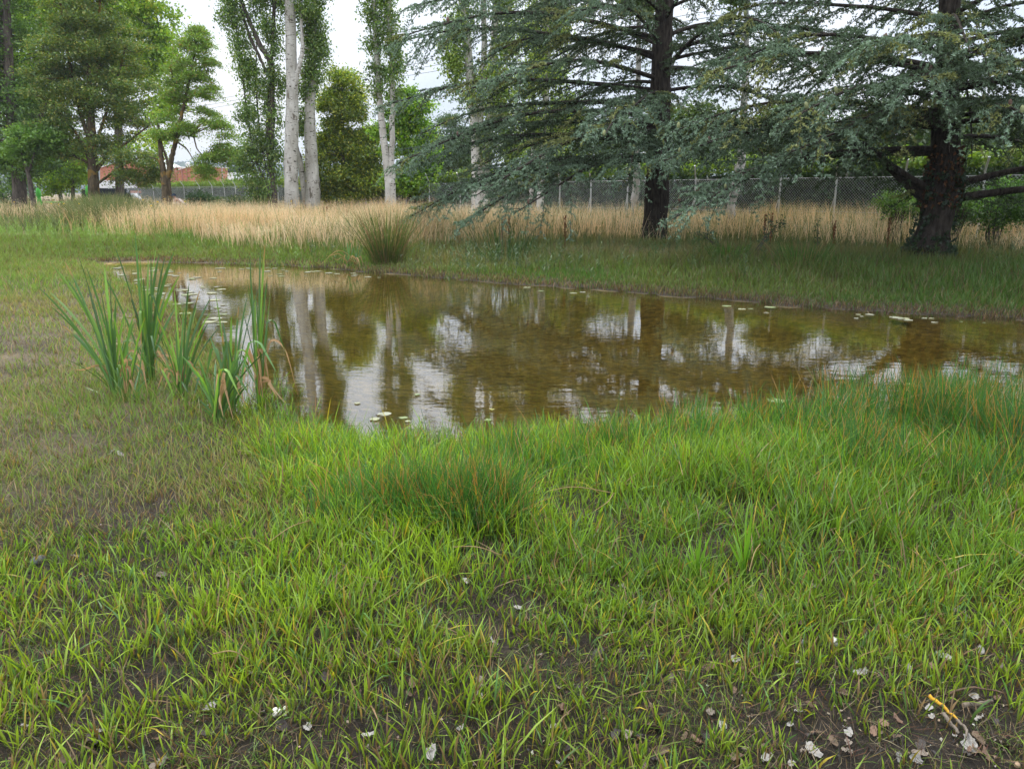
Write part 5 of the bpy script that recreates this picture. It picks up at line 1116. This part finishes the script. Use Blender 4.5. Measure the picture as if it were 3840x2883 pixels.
cattail('tallest dark strap-leaved clump with blades rising straight above the left shore', cz([(1035, 1215)])[0], cz([(775, 235), (935, 185), (1060, 185), (1085, 260), (1200, 320), (915, 380), (1140, 350), (1210, 705), (1120, 640), (1025, 380), (990, 500), (1100, 330), (1160, 560), (880, 560), (1140, 770), (1000, 640)]), [(640, 1400, .8), (700, 1430, .6), (596, 1480, .5)], 6, .025)
cattail('small low bright clump in front of the two tallest clumps', cz([(895, 1350)])[0], cz([(1003, 770), (1000, 905), (780, 740), (840, 900), (930, 860), (960, 980), (790, 940), (880, 820)]), [(520, 1560, .4)], 5, .015)
cattail('slim clump standing midway between the tall dark clump and the waterside clumps', cz([(1262, 1300)])[0], cz([(1308, 530), (1380, 585), (1205, 575), (1452, 640), (1455, 730), (1085, 760), (1215, 850), (1170, 880), (1340, 850), (1275, 700), (1120, 900), (1360, 700)]), [(620, 1400, .8), (668, 1530, .5), (720, 1540, .4), (760, 1500, .8)], 6, .018)
cattail('sprawling clump nearest the viewer on the left shore, with one folded leaf', cz([(1515, 1490)])[0], cz([(1260, 1035), (1370, 1040), (1300, 950), (1420, 1260), (1700, 930), (1660, 1030), (1490, 1060), (1570, 960), (1620, 860), (1390, 1130), (1740, 770)]), [(845, 1590, .5), (870, 1530, .9), (790, 1640, .4)], 6, .020)
cattail('upright bluish clump at the water beside the clump with orange dead leaves', cz([(1610, 1420)])[0], cz([(1570, 590), (1385, 680), (1492, 620), (1650, 690), (1705, 640), (1720, 750), (1790, 560), (1600, 760), (1540, 800), (1450, 900), (1680, 840), (1870, 600)]), [(930, 1600, .6), (905, 1500, .9)], 6, .019)
cattail('clump in the water with drooping orange dead leaves around its foot', cz([(1800, 1350)])[0], cz([(1832, 260), (1800, 290), (1727, 350), (1937, 392), (1705, 480), (1870, 600), (1770, 640), (1850, 480), (1820, 400)]), [(1118, 1518, 1.5), (1020, 1578, 1.3), (915, 1500, 1.2), (934, 1560, 1.3), (985, 1560, 1.1), (1000, 1490, 1.3), (960, 1590, .8)], 4, .018)
# small strap plants on the far bank
for i, (lab, b_, tp) in enumerate([('small strap plant at the far waterline left of the big rush clump', (1310, 1012), [(1300, 930), (1318, 925), (1330, 950), (1290, 955)]), ('yellowing strap plant with dead leaves right of the big rush clump', (1563, 975), [(1540, 930), (1560, 920), (1580, 935), (1550, 950)]),
        ('tall narrow strap leaves at the far bank below the golden meadow on the left', (580, 905), [(572, 815), (578, 812), (590, 830), (600, 850), (566, 850)]), ('strap plant at the foot of the big rush clump', (1340, 1015), [(1330, 940), (1345, 930), (1355, 945)])]):
    cattail(lab, b_, tp, [(b_[0] - 25, b_[1] + 2, .7), (b_[0] + 25, b_[1], .7), (b_[0] + 8, b_[1] + 4, .6)], 5, .028, grp='small strap plants on the far bank')

# big spiky rush clump on the far bank and two smaller ones
def rush_clump(label, u, vb, n, rad, h, cols, straw=.3):
    g = G(u, vb, .1); t = thing('rush_clump', label, 'rushes', (g[0], g[1], .1)); n_s = int(n * straw)
    for nm, k, cc, m_ in (('stems', n - n_s, cols, M_grass), ('dry_stems', n_s, [(.34, .24, .11), (.24, .16, .07)], M_straw)):
        az = rng.random(k) * 6.3; rr_ = rad * .4 * rng.random(k) ** .6; B = np.stack([g[0] + np.cos(az) * rr_, g[1] + np.sin(az) * rr_, np.full(k, .08)], 1)
        c = pick(cc, [1] * len(cc), k, .2); mb = MB()
        blades(mb, B, h * (.35 + .72 * rng.random(k) ** .8), np.full(k, .011), az + rng.normal(size=k) * .3, np.abs(rng.normal(size=k)) * .32, rng.random(k) * .25, c * .8, c, 5)
        mb.build(nm, m_, t)
rush_clump('large spiky dark rush clump standing on the far bank before the meadow', 1452, 985, 620, .9, 1.30, [(.09, .15, .035), (.15, .20, .05), (.07, .12, .03)], .4)
rush_clump('thin dark rushes with arching dry stems right of the large rush clump', 1890, 985, 120, 1.3, 1.15, [(.035, .085, .025)], .15)
rush_clump('arching bright green sedge clump between the two cedars', 2730, 1010, 500, .8, .6, [(.08, .20, .02), (.06, .15, .02)], .05)
rush_clump('dense green sedge clump on the bank left of the right cedar', 3000, 1030, 450, 1.0, .75, [(.06, .15, .025), (.09, .17, .04)], .2)
rush_clump('short bright reed clump at the bank left of the strap plants', 665, 925, 260, 1.0, .6, [(.12, .24, .035), (.09, .19, .035)], .05)
for lab, u, vb, h, c in [('broad bright lime leaf shoot in the foreground right of centre', 2790, 2170, .36, (.20, .40, .03)), ('smaller lime leaf shoot left of the broad one', 2610, 2180, .28, (.19, .38, .03))]:
    g = G(u, vb, .05); t = thing('lime_shoot', lab, 'water plant', (g[0], g[1], .04)); mb = MB()
    for q in range(9):
        a_ = rng.random() * 6.3; s = np.linspace(0, 1, 9); l = .10 * rng.random() ; H = h * (.5 + .5 * rng.random()) if q else h
        P = np.stack([g[0] + math.cos(a_) * l * s ** 1.6, g[1] + math.sin(a_) * l * s ** 1.6, .04 + H * s], 1); ribbon(mb, P, .014 * np.clip((1 - s) * 2.5, .03, 1), np.tile(c, (9, 1)) * (.8 + .3 * rng.random()), np.array([math.cos(a_ * 3), math.sin(a_ * 3), 0]))
    mb.build('leaves', M_blade, t)

# reddish dock stalks in the meadow
for i, (u, vb, D, h) in enumerate([(1590, 860, 24, 1.25), (1905, 880, 21, 1.2), (1225, 850, 27, 1.2), (1300, 850, 27, 1.1), (2860, 900, 19.5, 1.15), (2885, 900, 19, 1.2), (3120, 910, 18, 1.05), (3325, 900, 17.5, 1.15), (2115, 880, 20, 1.1), (1880, 880, 20, 1.1)]):
    p = W(u, vb, D); t = thing('dock_plant', ['reddish dock stalk right of the big rush clump', 'reddish dock stalk under the left cedar bough tips', 'tall dark red stalk right of the scarred poplar', 'second dark red stalk right of the scarred poplar', 'rusty stalk left of the dark sapling between the cedars', 'rusty stalk beside the dark sapling between the cedars',
        'dark stalk in the meadow left of the right cedar', 'reddish dock stalk nearest the right cedar', 'thin red stalk below the hanging boughs of the left cedar', 'short red stalk left of the bough tips of the left cedar'][i], 'weed', (p[0], p[1], .1))
    m_ = MB(); tube(m_, smooth_path([(p[0], p[1], .05), (p[0] + .03, p[1], h * .5), (p[0] + .05 * rng.normal(), p[1], h)], 7), np.linspace(.012, .005, 7), 5, (.18, .07, .035)); m_.build('stem', M_twig, t)
    n = 130; z = h * (.5 + .5 * rng.random(n)); az = rng.random(n) * 6.3; r_ = .055 * rng.random(n) * (1.4 - z / h)
    m_ = MB(); tufts(m_, np.stack([p[0] + .03 + np.cos(az) * r_, p[1] + np.sin(az) * r_, z], 1), .022, jcol((.22, .085, .035), n, .3), 4); m_.build('seed_head', M_litter, t)
# dark leafy sapling between the cedars
def sapling(label, base, pts, n, D):
    g = W(base[0], base[1], D); g[2] = .1; t = thing('sapling', label, 'sapling', tuple(g)); m_ = MB(); lb = MB()
    for pl in pts:
        P = smooth_path([g] + [W(u, v, D + dy) for u, v, dy in pl], 16); tube(m_, P, np.linspace(.014, .004, 16), 5)
        k = n // len(pts); f = .25 + .75 * rng.random(k); Q = np.stack([np.interp(f, np.linspace(0, 1, 16), P[:, j]) for j in range(3)], 1); leaves(lb, Q + rng.normal(size=Q.shape) * .045, .06, jcol((.045, .085, .035), k, .25), .5)
    m_.build('stem', M_greybark, t); lb.build('leaves', M_leaf, t)
sapling('dark leaning sapling with paired small leaves in the meadow between the cedars', (2780, 1030), [[(2850, 930, 0), (2900, 860, 0), (2945, 820, .1)], [(2850, 930, .1), (2880, 850, .3), (2880, 800, .4)], [(2880, 880, 0), (2940, 840, .1)]], 150, 17)
sapling('thin arching bramble stem right of the left cedar trunk', (2770, 1000), [[(2700, 930, 0), (2660, 900, 0), (2600, 870, .2)], [(2650, 890, 0), (2680, 870, .1)]], 110, 18)
sapling('narrow upright leafy weed in the meadow left of the right cedar', (3065, 960), [[(3066, 900, 0), (3066, 820, 0)]], 60, 18)

# lily pads: each pad its own object
def pad_mesh(k):
    mb = MB(); n = 18; a_ = np.linspace(.25, 2 * PI - .25, n); r_ = 1 + .10 * rng.normal(size=n) * (k % 2) + .05 * np.sin(a_ * 3 + k); z = .006 + .05 * (rng.random(n)) * (.6)
    V = np.vstack([[0, 0, .003], np.stack([np.cos(a_) * r_, np.sin(a_) * r_, z * .4], 1), np.stack([np.cos(a_) * r_ * .98, np.sin(a_) * r_ * .98, z * .4 - .02], 1)])
    F3 = [(0, i, i + 1) for i in range(1, n)]; F4 = [(i, i + n, i + n + 1, i + 1) for i in range(1, n)]
    c = [(.30, .30, .17), (.22, .26, .11), (.30, .30, .21), (.30, .28, .07)][k]; mb.add(V, F3, c); mb.add(V, F4, c); return mb
pads = [pad_mesh(k).build('lily_pad', M_pad) for k in range(4)]; used = [False] * 4
def put_pad(x, y, r, k, label, group=None):
    o = pads[k] if not used[k] else pads[k].copy()
    if used[k]: C.objects.link(o)
    used[k] = True; o.location = (x, y, .004 + .004 * rng.random()); o.rotation_euler = (0, 0, rng.random() * 6.3); o.scale = (r, r * rng.uniform(.75, 1), .25)
    o['label'] = label; o['category'] = 'lily pad'
    if 'group' in o.keys(): del o['group']
    if group: o['group'] = group
for (u, v, rr_, k, lab) in [(1442, 1555, .075, 2, 'largest pale lily pad near the grassy front shore in the white reflection'), (1405, 1575, .05, 0, 'small lily pad just below the largest pad near the front shore'), (1340, 1514, .035, 0, 'small pad beside the thin sprout in the white reflection'), (1565, 1482, .035, 1, 'small pad farther out, above and right of the largest pale pad'),
        (1510, 1568, .05, 1, 'thin pad right of the largest pale pad at the front shore'), (1830, 1577, .04, 1, 'olive pad alone before the brown reflection at the front shore'), (1530, 1582, .03, 0, 'tiny pad below the thin pad at the front shore'), (1845, 1538, .03, 3, 'tiny yellowish pad in the brown reflection near the front shore'),
        (2910, 1505, .10, 1, 'flat olive pad at the front shore left of the right rushes'), (3420, 1445, .08, 3, 'yellow olive pad at the right front shore under the trunk reflection'), (2790, 1550, .07, 1, 'olive pad half hidden by front shore grass right of centre'), (2035, 1058, .16, 3, 'bright yellow pad at the far shore in mid pond'), (1225, 1620, .04, 0, 'pale pad left of the largest pad among the shore grass'), (3110, 1490, .06, 1, 'small olive pad by the right rushes at the front shore')]:
    g = G(u, v, 0); put_pad(g[0], g[1], rr_ * .78, k, lab)
for i in range(85):
    f = rng.random(); x, v_ = 430 + 420 * f ** 1.4, 1000 + 170 * rng.random() ** 1.3 * (.35 + f)
    g = G(x + rng.normal() * 12, v_, 0)
    if pond_sd(g[0], g[1]) < -.1: put_pad(g[0], g[1], rng.uniform(.03, .10), rng.integers(0, 3), 'small pale lily pad in the scattered raft by the left shore', 'lily pads behind the strap plants')
clu = rng.uniform(880, 3800, 11)
for i in range(56):
    u = clu[i % 11] + rng.normal() * 75; vv_ = np.interp(u, [p_[0] for p_ in far_px], [p_[1] for p_ in far_px]) + 9 + abs(rng.normal()) * 14; g = G(u, vv_, 0)
    if pond_sd(g[0], g[1]) < -.05: put_pad(g[0], g[1], rng.uniform(.02, .09), rng.integers(0, 3), 'small pale lily pad in the broken line along the far shore', 'lily pads along the far shore')

# fallen leaves, stones and sticks in the foreground
def leaf_mesh(k):
    mb = MB(); n = 22; a_ = np.linspace(0, 2 * PI, n, endpoint=False); lob = 1 + .10 * np.cos(a_ * 3 + k) + .07 * rng.normal(size=n); x = np.cos(a_) * lob; y = np.sin(a_) * lob * .58
    curl = (.35 + .3 * rng.random()); z = curl * (y ** 2) * .8 + .25 * x ** 2 * rng.random() + .12 * rng.normal(size=n)
    V = np.vstack([[0, 0, 0], np.stack([x * .5, y * .5, z * .25 + .03 * rng.normal(size=n)], 1), np.stack([x, y, z], 1)]); j = np.arange(n); j2 = (j + 1) % n
    mb_c = [(.24, .20, .16), (.17, .12, .08), (.36, .34, .31), (.07, .06, .055), (.22, .14, .095)][k]
    F3 = np.stack([j * 0, 1 + j, 1 + j2], 1); F4 = np.stack([1 + j, 1 + n + j, 1 + n + j2, 1 + j2], 1)
    V2 = V - np.array([0, 0, .02]); mb.add(V, F3, mb_c); mb.f[4].append(F4); mb.add(V2, F3[:, ::-1], mb_c); mb.f[4].append(F4[:, ::-1] + len(V)); return mb
LM = [leaf_mesh(k).build('fallen_leaf', M_litter) for k in range(5)]; usedL = [False] * 5
def put_leaf(u, v, s, k, lab, grp=None, dz=.01, tilt=.35):
    g = G(u, v, .06); z = float(ground_z(np.array([g[0]]), np.array([g[1]]))[0]); o = LM[k] if not usedL[k] else LM[k].copy()
    if usedL[k]: C.objects.link(o)
    usedL[k] = True; o.location = (g[0], g[1], z + dz + s * .15); o.scale = (s, s, s); o.rotation_euler = (rng.normal() * tilt, rng.normal() * tilt, rng.random() * 6.3)
    if 'group' in o.keys(): del o['group']
    o['label'] = lab; o['category'] = 'leaf'
    if grp: o['group'] = grp
for (u, v, s, k, lab) in [(2340, 2200, .034, 2, 'white curled leaf standing out in green grass right of centre'), (605, 2160, .036, 0, 'pale leaf propped upright in the grass at left'), (3540, 2460, .05, 2, 'largest white leaf on the dark mud at lower right'), (3230, 2520, .042, 2, 'white leaf left of the largest white leaf at lower right'), (1060, 2720, .04, 3, 'dark grey leaf at the lower left in mud'),
        (350, 2770, .055, 3, 'large dark leaf at the bottom left corner'), (2110, 2660, .055, 4, 'tan curled leaf on the mud at bottom centre'), (1800, 2610, .03, 2, 'white tipped dark leaf at bottom centre left'), (590, 2860, .045, 0, 'pale brown leaf at the very bottom left'), (1620, 2820, .04, 2, 'pale torn leaf at the very bottom centre'), (1380, 2750, .03, 2, 'narrow white leaf on mud at bottom left of centre'),
        (2660, 2500, .05, 4, 'tan leaf half hidden in the grass right of bottom centre'), (3050, 2810, .045, 2, 'torn white leaf at the bottom right'), (3640, 2790, .05, 2, 'ragged white leaf beneath the lichened stick'), (3760, 2790, .045, 0, 'pale leaf at the far bottom right corner'), (120, 2520, .05, 1, 'brown leaf at the left edge near the bottom'), (420, 1690, .05, 2, 'large whitish leaf on the marsh below the strap plants'),
        (450, 1700, .04, 2, 'second whitish leaf beside the large one on the marsh'), (290, 2080, .04, 0, 'pale brown leaf on the left marsh mud'), (3390, 2090, .035, 2, 'thin white leaf upright in the grass at right'), (3690, 2045, .03, 2, 'small bright white leaf near the right edge'), (3750, 2130, .035, 4, 'tan leaf at the right edge amid grass'), (1230, 2550, .06, 3, 'large dark leaf lying left of bottom centre'), (2240, 2460, .05, 3, 'dark grey leaf lying in the grass below centre')]:
    put_leaf(u, v, s * .68, k, lab, dz=.008)
for i in range(150):
    v = rng.uniform(2150, 2870) if i % 3 else rng.uniform(2500, 2870); u = rng.uniform(40, 3800) if i % 2 else rng.uniform(2300, 3800)
    put_leaf(u, v, rng.uniform(.010, .026), rng.integers(0, 5), 'small dead leaf lying among the foreground grass', 'scattered dead leaves on the foreground mud')

def stone(label, u, v, s, colr, n=1, nm='stone'):
    g = G(u, v, .06); z = float(ground_z(np.array([g[0]]), np.array([g[1]]))[0]); mb = MB()
    for q in range(n):
        off = rng.normal(size=3) * s * .8 * (n > 1); off[2] = abs(off[2]) * .4; a_, b_ = np.meshgrid(np.linspace(0, 2 * PI, 14, endpoint=False), np.linspace(0, PI, 9)); d = np.stack([np.sin(b_) * np.cos(a_), np.sin(b_) * np.sin(a_), np.cos(b_)], -1)
        rr_ = s * (.55 if n > 1 else 1) * (1 + .25 * (vnoise(d[..., 0] * 2 + q * 7, d[..., 1] * 2 + d[..., 2], .8, q) - .5)); V = d * rr_[..., None] * np.array([1.25, .85, .7]) + off
        ny_, nx2 = a_.shape; ii, jj = np.meshgrid(np.arange(ny_ - 1), np.arange(nx2), indexing='ij'); k0 = (ii * nx2 + jj).ravel(); k1 = (ii * nx2 + (jj + 1) % nx2).ravel()
        mb.add(V.reshape(-1, 3), np.stack([k0, k0 + nx2, k1 + nx2, k1], 1), colr)
    o = mb.build(nm, M_stone, smooth=True); o.location = (g[0], g[1], z + s * .35); o.rotation_euler = (0, 0, rng.random() * 6); tag(o, label, nm.replace('_', ' '))
stone('smooth pale grey stone like an egg in the grass at lower right', 3130, 2400, .022, (.50, .49, .46))
stone('knobbly white fungus cluster on mud at the lower left of centre', 1040, 2660, .016, (.75, .72, .64), 9, 'fungus')
stone('small tan pebble in the mud at the bottom right', 2795, 2800, .009, (.40, .33, .24)); stone('tiny ochre pebble at the bottom right corner', 3815, 2860, .010, (.40, .28, .18))
stone('small grey pebble left of the egg-like stone', 3010, 2395, .012, (.35, .34, .33)); stone('flat dark stone on the marsh mud at the left edge', 140, 2100, .03, (.10, .10, .10)); stone('rounded dark clod at the left mud of the marsh', 300, 1350, .03, (.07, .06, .05))

def stick(label, pts, rad, mat, colr=(.3, .25, .2), cat='stick'):
    t = thing('stick', label, cat, tuple(G(*pts[0][0], .08)))
    for k, pl in enumerate(pts):
        P = [G(u, v, .065) for u, v in pl]; P = smooth_path(P, 10); P[:, 2] += .008 * rng.normal(size=10) * .3 + .012; m_ = MB(); tube(m_, P, np.linspace(rad, rad * .55, 10) * (1 if k == 0 else .7), 8, colr, jit=.25); m_.build('branch' if k else 'stem', mat, t, smooth=True)
M_lichen = bark_mat('lichen_crust', (.10, .08, .055), (.18, .14, .10), vs=(60, 60, 60), bump=.6, marks=((45, 45, 45), .44, (.50, .28, .03)), dist=.004)
stick('stick crusted with bright orange lichen at lower right', [[(3482, 2622), (3540, 2665), (3590, 2710)]], .007, M_lichen)
stick('forked bare grey stick just below the orange lichened one', [[(3535, 2690), (3580, 2740), (3590, 2760)], [(3590, 2710), (3620, 2745), (3622, 2775)]], .007, M_stone, (.17, .14, .11))
stick('short grey brown stick lying right of the orange lichened one', [[(3610, 2655), (3660, 2650), (3720, 2640)]], .009, M_stone, (.15, .12, .09))
stick('thin brown twig on the mud near the bottom right corner', [[(3560, 2610), (3640, 2590), (3760, 2610)]], .004, M_stone, (.14, .09, .06))
# long dry straws fallen over the grass
for i, (a_, b_, c_) in enumerate([((1010, 2030), (1090, 1975), (1165, 1950)), ((2060, 1840), (2160, 1825), (2310, 1850)), ((1700, 2050), (1790, 2050), (1880, 2080)), ((2540, 1700), (2560, 1780), (2520, 1620)), ((3390, 1900), (3420, 1860), (3440, 1835)), ((2230, 1915), (2280, 1880), (2300, 1850)), ((2850, 2040), (2830, 2070), (2810, 2140)), ((800, 2450), (870, 2440), (930, 2470))]):
    P = smooth_path([G(*a_, .16) , G(*b_, .20), G(*c_, .14)], 12); m_ = MB(); tube(m_, P, .0021, 5, (.42, .30, .15))
    o = m_.build('dry_straw', M_straw); tag(o, ['pale straw leaning at the left end of the orange tipped rushes', 'long arched straw in the middle of the foreground grass', 'thin bent straw just below the central rushes', 'short curved straw by the water right of centre', 'stiff straw in the lime patch at right', 'kinked straw in the grass above the white curled leaf', 'pale curled straw beside the broad lime shoot', 'yellow straw lying in the lower left grass'][i], 'straw')
